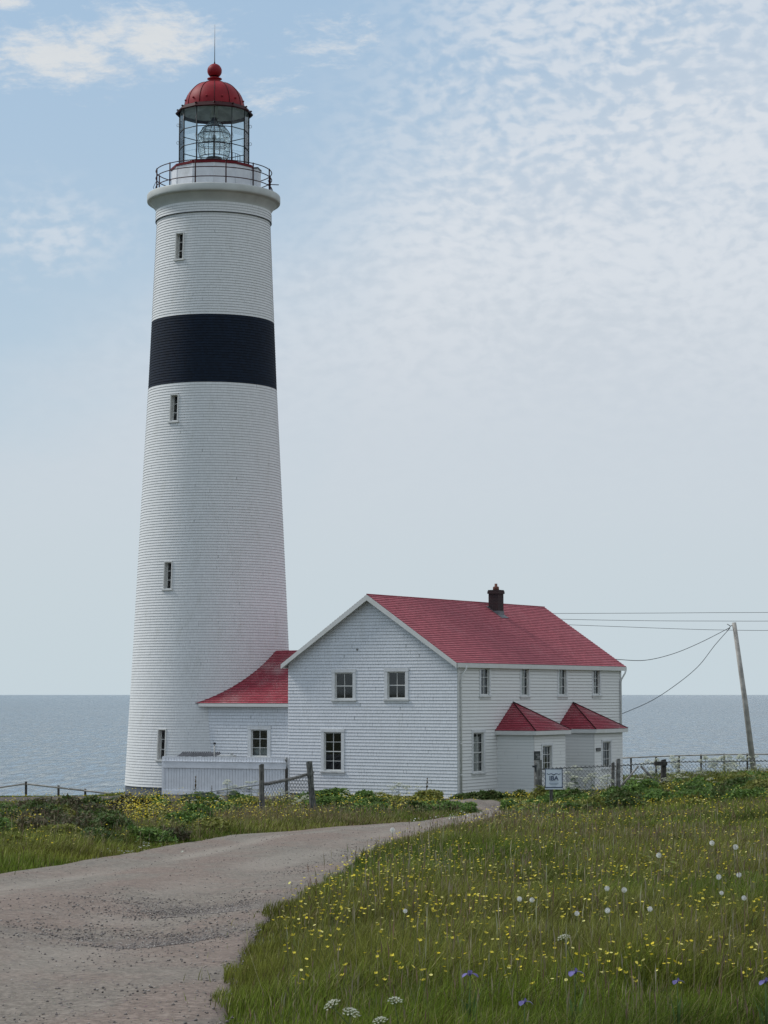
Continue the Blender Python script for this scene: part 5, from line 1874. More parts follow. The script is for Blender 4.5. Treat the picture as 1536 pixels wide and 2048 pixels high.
V, Q, T, C = join_masses([seedheads(1300, 9.5, 45, 1.2, 1.55, True), seedheads(4500, 9.5, 26, 1.5), seedheads(34000, 24, 84, 1.4)])
tag(mass_mesh('grass_seed_heads', V, Q, T, C, [MAT['blade']]), 'tan and purplish grass seed heads scattered over the meadow', 'grass', kind='stuff')


# --- leafy undergrowth: broad leaves in mounds along the fences and verges
def leafclumps(spots):
    """spots: x,y,r,h,count,palette"""
    Vs, Qs, Cs = [], [], []
    off = 0
    for (cx_, cy_, rx, ry, hh, n, pal) in spots:
        u = rng.normal(0, 0.45, n); v = rng.normal(0, 0.45, n)
        x = cx_ + u * rx; y = cy_ + v * ry
        prof_ = np.clip(1.15 - (np.abs(u) ** 3 + np.abs(v) ** 3) * 0.8, 0.1, 1)
        z = gz(x, y) + hh * prof_ * (0.25 + 0.75 * rng.random(n) ** 0.6) * (0.6 + 0.8 * vnoise(x * 1.0, y, 0.4, 61))
        keep = ~in_road(x, y, 0.05)
        x, y, z = x[keep], y[keep], z[keep]; n = len(x)
        s = (0.014 + 0.00062 * y) * (0.5 + 1.0 * rng.random(n))
        a = rng.random(n) * 6.28; ti = rng.normal(0.2, 0.55, n)
        ax = np.stack([np.cos(a) * np.cos(ti), np.sin(a) * np.cos(ti), np.sin(ti)], 1)
        bx_ = np.stack([-np.sin(a), np.cos(a), rng.normal(0, .4, n)], 1)
        P = np.stack([x, y, z], 1)
        V = np.zeros((n, 4, 3))
        V[:, 0] = P - ax * s[:, None]; V[:, 1] = P + bx_ * s[:, None] * .45; V[:, 2] = P + ax * s[:, None]; V[:, 3] = P - bx_ * s[:, None] * .45
        i0 = np.arange(n) * 4 + off
        Qs.append(np.stack([i0, i0 + 1, i0 + 2, i0 + 3], 1)); Vs.append(V.reshape(-1, 3)); off += n * 4
        c_ = np.array(pal)[rng.integers(0, len(pal), n)] * (0.65 + 0.7 * rng.random(n))[:, None]
        Cs.append(np.repeat(c_[:, None], 4, 1).reshape(-1, 3))
    return np.concatenate(Vs), np.concatenate(Qs), np.zeros((0, 3), int), np.concatenate(Cs)


GRN = [(0.100, 0.180, 0.040), (0.140, 0.215, 0.050), (0.075, 0.130, 0.034)]
DRK = [(0.065, 0.115, 0.030), (0.085, 0.125, 0.038), (0.10, 0.11, 0.042)]
BRN = [(0.120, 0.100, 0.060), (0.090, 0.080, 0.046), (0.070, 0.095, 0.035)]
OLV = [(0.160, 0.185, 0.045), (0.205, 0.205, 0.055)]
spots = []
rd = random.Random(5)


def addspot(px, py, rpx, hpx, n, pal, d=None):
    p = ground_hit(px, py) if d is None else gpos(px, py, d)
    s = p.y / F
    spots.append((p.x, p.y, rpx * s * 1.5, max(rpx * s * 2.2, 0.9), hpx * s * 0.85, int(n * 1.3), pal))


# right fence bank
for k in range(46):
    px = rd.uniform(1090, 1560); py = 1612 - (px - 1090) / 450 * 24 + rd.uniform(-10, 26)
    addspot(px, py, rd.uniform(22, 42), rd.uniform(22, 38), 1500, rd.choice([GRN, GRN, DRK, OLV]))
for k in range(16):
    addspot(rd.uniform(1010, 1120), rd.uniform(1612, 1655), rd.uniform(14, 26), rd.uniform(12, 22), 700, rd.choice([GRN, OLV]))
for k in range(14):
    addspot(rd.uniform(1345, 1580), rd.uniform(1574, 1592), rd.uniform(24, 40), rd.uniform(20, 30), 900, rd.choice([GRN, GRN, OLV]))
for k in range(5):
    addspot(rd.uniform(893, 950), rd.uniform(1620, 1628), rd.uniform(12, 20), rd.uniform(16, 24), 700, rd.choice([GRN, DRK]))
# under house right wall
for k in range(16):
    px = rd.uniform(925, 1060); addspot(px, 1600, rd.uniform(10, 18), rd.uniform(9, 16), 500, DRK, d=94.5)
# left verge strip between gate posts and house
for k in range(34):
    px = rd.uniform(395, 890); py = rd.uniform(1606, 1640) - (px - 400) / 500 * 6
    addspot(px, py, rd.uniform(18, 34), rd.uniform(16, 30), 1100, rd.choice([GRN, OLV, GRN, DRK]))
# far-left meadow: dark rank weeds and yellow patches
for k in range(26):
    px = rd.uniform(70, 260); py = rd.uniform(1640, 1690)
    addspot(px, py, rd.uniform(26, 44), rd.uniform(36, 56), 2200, rd.choice([BRN, BRN, DRK]))
for k in range(30):
    px = rd.uniform(-30, 420); py = rd.uniform(1640, 1712) - px * 0.06
    addspot(px, py, rd.uniform(24, 44), rd.uniform(24, 40), 1500, rd.choice([GRN, OLV, GRN, DRK, BRN]))
for k in range(14):
    addspot(rd.uniform(-20, 240), rd.uniform(1612, 1630), rd.uniform(15, 28), rd.uniform(8, 15), 500, rd.choice([OLV, BRN]))
for k in range(20):
    addspot(rd.uniform(1150, 1560), rd.uniform(1650, 1720), rd.uniform(25, 50), rd.uniform(12, 22), 700, rd.choice([OLV, DRK, GRN]))
for k in range(60):
    px = rd.uniform(520, 1560); py = rd.uniform(1740, 2060)
    if px < 900 - (py - 1740) * 0.9: continue
    addspot(px, py, rd.uniform(16, 40), rd.uniform(26, 60), 240, rd.choice([GRN, DRK, OLV, DRK]))
V, Q, T, C = leafclumps(spots)
tag(mass_mesh('leafy_undergrowth', V, Q, T, C, [MAT['blade']]), 'rank leafy undergrowth massed along the fences and the track verge', 'undergrowth', kind='stuff')


# --- small flowers as one mass
def flower_mass(n, sampler, size, zoff, pal, nearexcl=None):
    x, y, hh = sampler(n)
    n = len(x)
    z = gz(x, y) + hh
    s = size(y)
    tilt = rng.normal(0, 0.35, n); a = rng.random(n) * 6.28
    V = np.zeros((n, 7, 3))
    V[:, 0] = np.stack([x, y, z], 1)
    for k in range(6):
        t_ = 2 * np.pi * k / 6
        V[:, k + 1] = np.stack([x + s * np.cos(t_), y + s * np.sin(t_), z + s * (0.45 + tilt * np.cos(t_ - a))], 1)
    i0 = np.arange(n) * 7
    T = np.concatenate([np.stack([i0, i0 + 1 + k, i0 + 1 + (k + 1) % 6], 1) for k in range(6)])
    c_ = np.array(pal)[rng.integers(0, len(pal), n)] * (0.8 + 0.3 * rng.random(n))[:, None]
    return V.reshape(-1, 3), np.zeros((0, 4), int), T, np.repeat(c_[:, None], 7, 1).reshape(-1, 3)


def butter_sampler(y0, y1, power, thresh, patch_seed, hl, hh_):
    def f(n):
        x, y = sample_ground(n, y0, y1, power)
        d = np.clip((vnoise(x, y, 1.7, patch_seed) * 0.6 + vnoise(x, y, 0.6, patch_seed + 1) * 0.4 - thresh) * 4, 0.03, 1)
        keep = (~excluded(x, y)) & (rng.random(n) < d) & (verge_factor(x, y) > 0.2) & (y < 92)
        left = x < xat(Lc, y)
        keep &= ~(left & (rng.random(n) < 0.35))
        x, y = x[keep], y[keep]
        return x, y, hl + (hh_ - hl) * rng.random(len(x))
    return f


def patch_sampler(pxr, pyr, hpx, curve=None):
    def f(n):
        xs, ys_, hs = [], [], []
        for _ in range(n):
            px = rd.gauss((pxr[0] + pxr[1]) / 2, (pxr[1] - pxr[0]) / 3.6); py = rd.uniform(*pyr)
            p = ground_hit(px, py)
            xs.append(p.x); ys_.append(p.y); hs.append(p.y / F * rd.uniform(0.3, 1.0) * hpx)
        return np.array(xs), np.array(ys_), np.array(hs)
    return f


YEL = [(0.78, 0.62, 0.05), (0.85, 0.72, 0.12), (0.70, 0.54, 0.03), (0.82, 0.76, 0.26)]
fsize = lambda y: 0.0070 + 0.00021 * y
L = [flower_mass(19000, butter_sampler(20, 88, 1.3, 0.41, 90, 0.20, 0.38), fsize, 0, YEL), flower_mass(3600, butter_sampler(11, 22, 1.3, 0.42, 90, 0.22, 0.36), fsize, 0, YEL)]
for (a, b, c_, d_, n, hpx) in ((215, 345, 1630, 1668, 1100, 56), (420, 560, 1622, 1650, 300, 34), (640, 880, 1606, 1626, 420, 22), (560, 700, 1615, 1640, 150, 20), (1020, 1330, 1640, 1690, 500, 20), (20, 90, 1662, 1682, 90, 50)):
    L.append(flower_mass(n, patch_sampler((a, b), (c_, d_), hpx), fsize, 0, YEL))
V, Q, T, C = join_masses(L)
tag(mass_mesh('distant_buttercups', V, Q, T, C, [MAT['blade']]), 'drifts of tiny yellow buttercups further off across the meadow', 'flowers', kind='stuff')

WHT = [(0.62, 0.64, 0.58), (0.52, 0.54, 0.47)]
L = [flower_mass(700, patch_sampler((1330, 1560), (1672, 1712), 16), lambda y: 0.010 + 0.0004 * y, 0, WHT),
     flower_mass(260, patch_sampler((1180, 1420), (1660, 1730), 16), lambda y: 0.008 + 0.0003 * y, 0, WHT),
     flower_mass(60, patch_sampler((180, 330), (1690, 1712), 12), lambda y: 0.008 + 0.0003 * y, 0, WHT),
     flower_mass(160, patch_sampler((790, 1060), (1630, 1646), 8), lambda y: 0.008 + 0.0002 * y, 0, WHT)]
V, Q, T, C = join_masses(L)
tag(mass_mesh('white_clover', V, Q, T, C, [MAT['blade']]), 'patch of small white clover flowers at the right of the meadow', 'flowers', kind='stuff')

# --- gravel stones on the track
def stones():
    xs, ys_, ss = [], [], []
    n = 9000
    u = rng.random(n)
    y = 9.5 * (80 / 9.5) ** u
    xl, xr = xat(Lc, y), xat(Rc, y)
    t_ = rng.random(n)
    edge = rng.random(n) < 0.45
    t_ = np.where(edge, 1 - 0.22 * rng.random(n) ** 1.3, t_)
    x = xl + (xr - xl) * t_
    xs.append(x); ys_.append(y); ss.append(0.003 + 0.009 * rng.random(n) ** 2.5 + 0.00006 * y)
    for p, ra, rb in POT:
        m_ = 1500
        xs.append(p.x + rng.normal(0, ra * 0.75, m_)); ys_.append(p.y + rng.normal(0, rb * .45, m_)); ss.append(0.004 + 0.011 * rng.random(m_) ** 2.2)
    x = np.concatenate(xs); y = np.concatenate(ys_); s = np.concatenate(ss)
    k = in_road(x, y, -0.02); x, y, s = x[k], y[k], s[k]
    n = len(x)
    # height: follow the sheet
    tt_ = (x - xat(Lc, y)) / (xat(Rc, y) - xat(Lc, y))
    off = 0.035 + 0.02 * (vnoise(x, y, 0.9, 3) - 0.5) + 0.03 * np.exp(-((tt_ - 0.5) / 0.16) ** 2) - 0.022 * np.exp(-((tt_ - 0.25) / 0.09) ** 2) - 0.022 * np.exp(-((tt_ - 0.77) / 0.09) ** 2)
    for p, ra, rb in POT:
        off -= 0.05 * np.exp(-(((x - p.x) / ra) ** 2 + ((y - p.y) / rb) ** 2) ** 1.5)
    z = gz(x, y) + off + s * 0.15
    O_ = np.array([[1, 0, 0], [0, 1, 0], [-1, 0, 0], [0, -1, 0], [0.1, 0.1, 0.75], [0, 0, -0.5]])
    a = rng.random(n) * 6.28
    V = np.zeros((n, 6, 3))
    for k in range(6):
        j = 0.7 + 0.6 * rng.random((n, 3))
        ox_, oy_ = O_[k, 0] * j[:, 0], O_[k, 1] * j[:, 1] * 0.8
        V[:, k, 0] = x + s * (ox_ * np.cos(a) - oy_ * np.sin(a)); V[:, k, 1] = y + s * (ox_ * np.sin(a) + oy_ * np.cos(a)); V[:, k, 2] = z + s * O_[k, 2] * j[:, 2]
    i0 = np.arange(n) * 6
    T = np.concatenate([np.stack([i0 + a_, i0 + b_, i0 + 4], 1) for a_, b_ in ((0, 1), (1, 2), (2, 3), (3, 0))] + [np.stack([i0 + b_, i0 + a_, i0 + 5], 1) for a_, b_ in ((0, 1), (1, 2), (2, 3), (3, 0))])
    return V.reshape(-1, 3), np.zeros((0, 4), int), T, np.full((n * 6, 3), 0.2)


V, Q, T, C = stones()
tag(mass_mesh('gravel_stones', V, Q, T, C, [MAT['pebble']]), 'loose gravel stones strewn over the track and its potholes', 'gravel', kind='stuff')


# --- individual flowers ---------------------------------------------------
def frame_of(d):
    d = d.normalized(); u = d.cross(Vector((0, 1, 0.1))).normalized(); v = d.cross(u)
    return u, v


# dandelion clock
def make_dandelion(name='dandelion_clock'):
    root = empty(name)
    mb = MB(); mb.tube([(0, 0, -0.45), (0.01, 0, -0.2), (0, 0, 0)], 0.0026, 5, 0); mb.build('stem', MAT['stem_green'], root)
    mb = MB()
    n = 120
    for k in range(n):
        z = 1 - 2 * (k + .5) / n; r_ = math.sqrt(1 - z * z); a = k * 2.39996
        d = Vector((r_ * math.cos(a), r_ * math.sin(a), z))
        u, v = frame_of(d)
        p = d * 0.020
        mb.face([d * 0.004 - u * 0.0004, d * 0.004 + u * 0.0004, p + u * 0.0004, p - u * 0.0004], 0)
        for j in range(5):
            t_ = j * 2 * math.pi / 5
            e_ = (u * math.cos(t_) + v * math.sin(t_)); f_ = (u * math.cos(t_ + 0.22) + v * math.sin(t_ + 0.22))
            mb.face([p, p + d * 0.004 + e_ * 0.0062, p + d * 0.004 + f_ * 0.0062], 0)
    mb.build('seed_ball', MAT['seed_white'], root)
    mb = MB(); mb.lathe([(0, -0.006), (0.005, -0.003), (0.005, 0.002), (0, 0.005)], 8, (0, 0, 0), 0); mb.build('seed_head_core', MAT['dead_stem'], root)
    return root


def head_point(px, py, h):
    """point on the pixel's ray h above the ground"""
    r_ = ray(px, py); lo, hi = 5.0, 130.0
    t_ = 6.0
    while t_ < 130:
        p = Vector((0, 0, EYE)) + r_ * t_
        if p.z <= float(gz(p.x, p.y)) + h: return p
        t_ += 0.03
    return p


dands = [(810.5, 1822, 0.42, 'dandelion clock on a tall pale stem, alone near the left of the meadow'),
         (1039, 1798, 0.42, 'left of two dandelion clocks standing side by side in mid meadow'),
         (1064, 1800, 0.42, 'right of two dandelion clocks standing side by side in mid meadow'),
         (1214, 1777, 0.42, 'left one of the upper pair of dandelion clocks above the lone stemmed one'),
         (1248.5, 1780, 0.42, 'right one of the upper pair of dandelion clocks above the lone stemmed one'),
         (1154, 1827, 0.40, 'ragged half blown dandelion clock on a pale stem'),
         (1215, 1821, 0.42, 'dandelion clock on a curved pale stem in mid meadow'),
         (1300, 1818, 0.42, 'large bright dandelion clock right of the curved stem one'),
         (1317.5, 1710.5, 0.42, 'dandelion clock left of the white clover patch'),
         (1424, 1686, 0.42, 'dandelion clock standing highest above the white clover patch'),
         (1471, 1694, 0.42, 'dandelion clock at the right within the white clover patch'),
         (1437.5, 1754, 0.42, 'faint thin dandelion clock among brown stems at right'),
         (1478, 1750, 0.42, 'bright dandelion clock just right of the faint thin one'),
         (1443, 1786, 0.38, 'small squashed dandelion clock below the bright pair at right'),
         (1488, 1796, 0.42, 'large dandelion clock nearest the right edge of the photo'),
         (785, 1660, 0.40, 'far small dandelion clock against the gravel track')]
proto = None
for i, (px, py, h, lb) in enumerate(dands):
    if proto is None:
        proto = make_dandelion(); o = proto
    else:
        o = copy_tree(proto)
    p = head_point(px, py, h)
    o.location = p
    sc_ = (5.3 if h > 0.39 else 4.2) * p.y / F / 0.026
    sc_ = sc_ * rd.uniform(0.88, 1.1)
    o.scale = (sc_, sc_, sc_)
    o.rotation_euler = (rd.uniform(-.1, .1), rd.uniform(-.1, .1), rd.uniform(0, 6))
    tag(o, lb, 'dandelion', 'dandelion clocks in the meadow')


# iris
def make_iris():
    root = empty('purple_iris')
    mb = MB(); mb.tube([(0.01, 0, -0.42), (0.0, 0, -0.2), (0, 0, 0)], 0.004, 5, 0)
    for k in range(5):
        a = k * 1.3; w = 0.010
        pts = [Vector((0.02 * math.cos(a), 0.02 * math.sin(a), -0.42)), Vector((0.05 * math.cos(a), 0.05 * math.sin(a), -0.2)), Vector((0.10 * math.cos(a), 0.10 * math.sin(a), -0.06 - 0.03 * k))]
        s_ = Vector((-math.sin(a), math.cos(a), 0)) * w
        mb.face([pts[0] - s_, pts[0] + s_, pts[1] + s_, pts[1] - s_], 0); mb.face([pts[1] - s_, pts[1] + s_, pts[2]], 0)
    mb.build('stem_and_leaves', MAT['leaf_green'], root)
    mb = MB()
    for k in range(3):
        a = k * 2 * math.pi / 3 + 0.5
        d = Vector((math.cos(a), math.sin(a), 0)); s_ = Vector((-math.sin(a), math.cos(a), 0))
        rows = [(0.0, 0.0, 0.004), (0.012, 0.018, 0.008), (0.028, 0.022, 0.016), (0.046, 0.016, 0.022), (0.060, 0.004, 0.018), (0.068, -0.006, 0.004)]
        for (r0, z0, w0), (r1, z1, w1) in zip(rows[:-1], rows[1:]):
            mb.face([d * r0 + Z_ * z0 - s_ * w0, d * r0 + Z_ * z0 + s_ * w0, d * r1 + Z_ * z1 + s_ * w1, d * r1 + Z_ * z1 - s_ * w1], 0, smooth=True)
        a += math.pi / 3
        d = Vector((math.cos(a), math.sin(a), 0)); s_ = Vector((-math.sin(a), math.cos(a), 0))
        rows = [(0.0, 0.0, 0.004), (0.010, 0.016, 0.008), (0.016, 0.032, 0.011), (0.012, 0.044, 0.004)]
        for (r0, z0, w0), (r1, z1, w1) in zip(rows[:-1], rows[1:]):
            mb.face([d * r0 + Z_ * z0 - s_ * w0, d * r0 + Z_ * z0 + s_ * w0, d * r1 + Z_ * z1 + s_ * w1, d * r1 + Z_ * z1 - s_ * w1], 0, smooth=True)
    mb.build('petals', MAT['iris_purple'], root)
    mb = MB()
    for k in range(3):
        a = k * 2 * math.pi / 3 + 0.5
        d = Vector((math.cos(a), math.sin(a), 0)); s_ = Vector((-math.sin(a), math.cos(a), 0))
        mb.face([d * 0.012 + Z_ * 0.0215 - s_ * 0.004, d * 0.012 + Z_ * 0.0215 + s_ * 0.004, d * 0.034 + Z_ * 0.022, ], 0)
    mb.build('petal_marking', MAT['iris_pale'], root)
    return root


irises = [(940, 1952, 'purple iris bloom in the lower middle of the meadow among buttercups', 1.2), (1150, 1949, 'largest and brightest purple iris bloom, double headed', 1.35),
          (1355, 1966, 'dull half hidden purple iris in the darker grass', 1.0), (1049, 2008, 'dark purple iris lowest in the photo', 1.05), (1531, 1967, 'purple iris at the right edge of the photo', 1.2)]
proto = None
for (px, py, lb, s_) in irises:
    if proto is None: proto = make_iris(); o = proto
    else: o = copy_tree(proto)
    o.location = head_point(px, py, 0.36); o.rotation_euler = (0, 0, rd.uniform(0, 6)); o.scale = (s_ * .5,) * 3
    tag(o, lb, 'iris', 'purple irises in the meadow')


# cow parsley / angelica
def make_umbellifer(seed, nb=5, H=1.0):
    r2 = random.Random(seed)
    root = empty('cow_parsley')
    heads = []
    mb = MB()
    mb.tube([(0, 0, 0), (0.01, 0.01, H * 0.5), (0.0, 0.02, H * 0.86)], [0.010, 0.008, 0.006], 6, 0)
    top = Vector((0, 0.02, H * 0.86))
    for k in range(nb):
        a = k * 2 * math.pi / nb + r2.uniform(-.4, .4)
        z0 = H * r2.uniform(0.45, 0.84) if k else H * 0.8
        rr_ = H * r2.uniform(0.16, 0.34) if k else 0.02
        e_ = Vector((math.cos(a) * rr_, math.sin(a) * rr_, min(H * 1.02, z0 + H * r2.uniform(0.16, 0.34))))
        if k == 0: e_ = Vector((0, 0.02, H))
        s_ = Vector((0, 0.01, z0))
        mb.tube([s_, (s_ + e_) / 2 + Vector((0, 0, -0.02)), e_], [0.005, 0.004, 0.003], 5, 0)
        heads.append((e_, H * r2.uniform(0.10, 0.16) * (1.2 if k == 0 else 1)))
    for (e_, hr) in heads:
        for j in range(12):
            t_ = j * 2.4; q = hr * math.sqrt((j + .5) / 12)
            mb.tube([e_ - Z_ * 0.05, e_ + Vector((q * math.cos(t_), q * math.sin(t_), 0.02 - q * q * 3.0))], 0.0015, 3, 0, caps=False, smooth=False)
    mb.build('stem', MAT['stem_green'], root)
    for (e_, hr) in heads:
        mb = MB()
        for j in range(15):
            t_ = j * 2.4; q = hr * math.sqrt((j + .5) / 15)
            c_ = e_ + Vector((q * math.cos(t_), q * math.sin(t_), 0.025 - q * q * 3.0))
            for i in range(11):
                b_ = c_ + Vector((r2.gauss(0, hr * .09), r2.gauss(0, hr * .09), r2.uniform(-.004, .008)))
                s_ = hr * 0.12
                ph = r2.uniform(0, 6)
                mb.face([b_ + Vector((s_ * math.cos(ph + w_), s_ * math.sin(ph + w_), r2.uniform(-s_, s_) * .4)) for w_ in (0, 1.57, 3.14, 4.71)], 0)
        mb.build('flower_head', MAT['umbel_white'], root)
    mb = MB()
    for k in range(7):
        a = r2.uniform(0, 6.28); z0 = H * r2.uniform(0.05, 0.6); L = H * r2.uniform(0.2, 0.36)
        d = Vector((math.cos(a), math.sin(a), 0)); s_ = Vector((-math.sin(a), math.cos(a), 0))
        for j in range(6):
            f = (j + 1) / 6
            c_ = Vector((0, 0, z0)) + d * L * f + Z_ * (0.08 * math.sin(f * 3))
            w = 0.07 * H * (1.15 - f)
            for sg_ in (-1, 1):
                mb.face([c_, c_ + s_ * sg_ * w + d * w * .5 + Z_ * .012, c_ + s_ * sg_ * w * 2.2 + d * w * .4 - Z_ * 0.02, c_ + s_ * sg_ * w - d * w * .45 - Z_ * .01], 0)
    mb.build('foliage', MAT['leaf_green'], root)
    return root


protos = [make_umbellifer(1, 6, 1.0), make_umbellifer(2, 4, 1.0), make_umbellifer(3, 7, 1.0)]
used = [False] * 3


ORD = 'first second third fourth fifth sixth seventh eighth ninth tenth eleventh twelfth thirteenth fourteenth fifteenth sixteenth'.split()


def row_of(pts, d0_, d1_, text, group):
    for i, (px, py) in enumerate(sorted(pts)):
        place_umb(px, py, rd.uniform(d0_, d1_), 0, ORD[i] + ' ' + text, group)


def place_umb(px, py_head, d, hpx_min, label, group, k=None, hgt=None):
    """head at pixel, standing on the ground at depth d"""
    k = rd.randrange(3) if k is None else k
    if used[k]: o = copy_tree(protos[k])
    else: o = protos[k]; used[k] = True
    top = at(px, py_head, d)
    g = float(gz(top.x, top.y))
    H = top.z - g
    s_ = min(max(H, 0.6), 1.1)
    o.location = (top.x, top.y, top.z - s_ if H < 1.1 else g)
    o.scale = (s_ * 0.8, s_ * 0.8, s_ if H < 1.1 else H)
    o.rotation_euler = (rd.uniform(-.06, .06), rd.uniform(-.06, .06), rd.uniform(0, 6.28))
    tag(o, label, 'cow parsley', group)


G1 = 'cow parsley in front of the board fence and the house gable'
place_umb(456, 1561, 66, 0, 'tallest cow parsley plant rising before the white board fence', G1, 0)
place_umb(503, 1565, 66, 0, 'cow parsley plant close left of the weathered square post', G1, 1)
place_umb(798, 1566, 82, 0, 'tallest cow parsley plant before the house gable', G1, 2)
row_of([(470, 1575), (490, 1577), (440, 1595), (420, 1596), (405, 1605), (385, 1601), (515, 1580), (560, 1578), (575, 1583), (545, 1592), (590, 1596), (610, 1592)], 64, 76,
       'small cow parsley from the left below the white board fence', G1)
row_of([(645, 1580), (665, 1584), (690, 1581), (715, 1586), (740, 1582), (765, 1580), (785, 1573), (815, 1571), (838, 1573), (855, 1583), (700, 1594), (680, 1594), (758, 1591)], 76, 86,
       'low cow parsley from the left at the foot of the gable', G1)
G2 = 'cow parsley along the chain link fence'
row_of([(1150, 1533), (1172, 1556), (1203, 1561), (1186, 1548), (1213, 1551), (1140, 1566), (1120, 1590), (1160, 1584)], dG - 6, dG + 6, 'cow parsley to the right of the white sign', G2)
row_of([(1272, 1558), (1330, 1556), (1345, 1560), (1343, 1547), (1362, 1566), (1300, 1566), (1250, 1570), (1290, 1550)], dG - 6, dG + 6, 'cow parsley counted rightward from the braced netting', G2)
row_of([(1398, 1535), (1367, 1541), (1434, 1533), (1448, 1530), (1480, 1536), (1470, 1528), (1515, 1530), (1530, 1537), (1408, 1543), (1500, 1541)], dG - 3, dG + 6, 'upper row cow parsley right of the braced post', G2)
row_of([(1475, 1565), (1490, 1568), (1420, 1556), (1504, 1552), (1525, 1560), (1450, 1573), (1400, 1575)], dG - 8, dG - 2, 'lower row cow parsley right of the braced post', G2)
G3 = 'cow parsley on the clifftop beyond the chain link fence'
row_of([(1340, 1513), (1355, 1517), (1410, 1514), (1425, 1517), (1445, 1513), (1455, 1519), (1470, 1516), (1482, 1512), (1300, 1521), (1315, 1519), (1500, 1514)], 90, 98,
       'cow parsley from the left against the sea above the netting', G3)
G4 = 'cow parsley heads close to the camera'


def make_close_umbel(seed):
    r2 = random.Random(seed)
    root = empty('cow_parsley')
    mb = MB()
    mb.tube([(0.06, 0.01, -0.36), (0.03, 0, -0.15), (0, 0, -0.02)], [0.004, 0.0035, 0.003], 6, 0)
    for j in range(16):
        t_ = j * 2.4; q = 0.045 * math.sqrt((j + .5) / 16)
        mb.tube([(0, 0, -0.02), (q * math.cos(t_), q * math.sin(t_), 0.018 - q * q * 9)], 0.0009, 3, 0, caps=False, smooth=False)
    mb.build('stem', MAT['stem_green'], root)
    mb = MB()
    for j in range(22):
        t_ = j * 2.4; q = 0.050 * math.sqrt((j + .5) / 22)
        c_ = Vector((q * math.cos(t_), q * math.sin(t_), 0.022 - q * q * 9))
        for i in range(22):
            b_ = c_ + Vector((r2.gauss(0, .0045), r2.gauss(0, .0045), r2.uniform(-.003, .003)))
            s_ = 0.0020; ph = r2.uniform(0, 6)
            mb.face([b_ + Vector((s_ * math.cos(ph + w_), s_ * math.sin(ph + w_), r2.uniform(-s_, s_) * .6)) for w_ in (0, 1.57, 3.14, 4.71)], 0)
    mb.build('flower_head', MAT['umbel_white'], root)
    return root


cu_ = None
for (px, py, lb, tl, sc_) in ((1128, 1876, 'broad creamy cow parsley head low in the middle of the meadow', 0.1, 0.85), (664, 2010, 'left one of the tight cow parsley heads at the bottom edge', 0.5, 0.85),
                     (790, 2002, 'flat cow parsley head on a slanting stem near the bottom edge', 0.05, 0.75), (702, 2026, 'lowest pale cow parsley head near the bottom edge', -0.3, 0.85), (760, 2042, 'dull cow parsley head half sunk in the bottom grass', 0.2, 0.7)):
    o = make_close_umbel(9) if cu_ is None else copy_tree(cu_)
    cu_ = cu_ or o
    o.location = head_point(px, py, 0.35)
    o.scale = (sc_ * .8, sc_ * .8, sc_ * .9); o.rotation_euler = (0.25, -tl, rd.uniform(-.6, .6))
    tag(o, lb, 'cow parsley', G4)


# tall dock stems
def make_dock(seed):
    r2 = random.Random(seed)
    root = empty('dock_plant')
    mb = MB(); mb.tube([(0, 0, 0), (0.02, 0, 0.5), (0.0, 0.01, 1.0)], [0.010, 0.008, 0.004], 5, 0); mb.build('stem', MAT['dark_stem'], root)
    mb = MB()
    for k in range(70):
        f = r2.uniform(0.45, 1.0); a = r2.uniform(0, 6.28); w = 0.055 * (1.15 - f) + 0.012
        c_ = Vector((w * .6 * math.cos(a), w * .6 * math.sin(a), f)); s_ = 0.022
        mb.face([c_ + Vector((r2.gauss(0, s_), r2.gauss(0, s_), r2.gauss(0, s_))) for _ in range(4)], 0)
    mb.build('seed_spike', MAT['dead_stem'], root)
    mb = MB()
    for k in range(6):
        a = r2.uniform(0, 6.28); z0 = r2.uniform(0.08, 0.4); L = r2.uniform(0.16, 0.26)
        d = Vector((math.cos(a), math.sin(a), 0)); s_ = Vector((-math.sin(a), math.cos(a), 0)) * 0.035
        b_ = Vector((0, 0, z0)); m_ = b_ + d * L * .5 + Z_ * .07; e_ = b_ + d * L + Z_ * 0.02
        mb.face([b_, m_ + s_, e_, m_ - s_], 0)
    mb.build('foliage', MAT['dark_stem'], root)
    return root


dk = make_dock(4); first = True
docks = [(852, 1555, 84, 'dock spike standing right of the tallest cow parsley before the gable'), (391, 1552, 88, 'thin dock spike leaning before the white board fence'),
         (423, 1571, 88, 'short thin dock spike before the white board fence'), (45, 1625, 36, 'dark dock plant among the rank weeds at the far left')]
for (px, py, d, lb) in docks:
    o = dk if first else copy_tree(dk); first = False
    top = at(px, py, d); g = float(gz(top.x, top.y)); H = max(0.5, top.z - g)
    o.location = (top.x, top.y, g); o.scale = (H * .8, H * .8, H); o.rotation_euler = (0, rd.uniform(-.08, .05), rd.uniform(0, 6))
    tag(o, lb, 'dock', 'tall dock plants')

# buttercups near the camera as single plants
def make_buttercup(seed):
    r2 = random.Random(seed)
    mb = MB()
    H = 0.32
    mb.tube([(0.02, 0, -H), (0.0, 0.005, -H * .5), (0, 0, 0)], 0.0012, 3, 1, caps=False)
    for k in range(5):
        a = k * 2 * math.pi / 5; d = Vector((math.cos(a), math.sin(a), 0)); s_ = Vector((-math.sin(a), math.cos(a), 0))
        mb.face([Vector((0, 0, 0)), d * 0.007 + s_ * .005 + Z_ * .003, d * 0.0125 + s_ * 0.003 + Z_ * .009, d * 0.0125 - s_ * 0.003 + Z_ * .009, d * 0.007 - s_ * .005 + Z_ * .003], 0)
    o = mb.build('buttercup', [MAT['buttercup_yellow'], MAT['stem_green']])
    return o


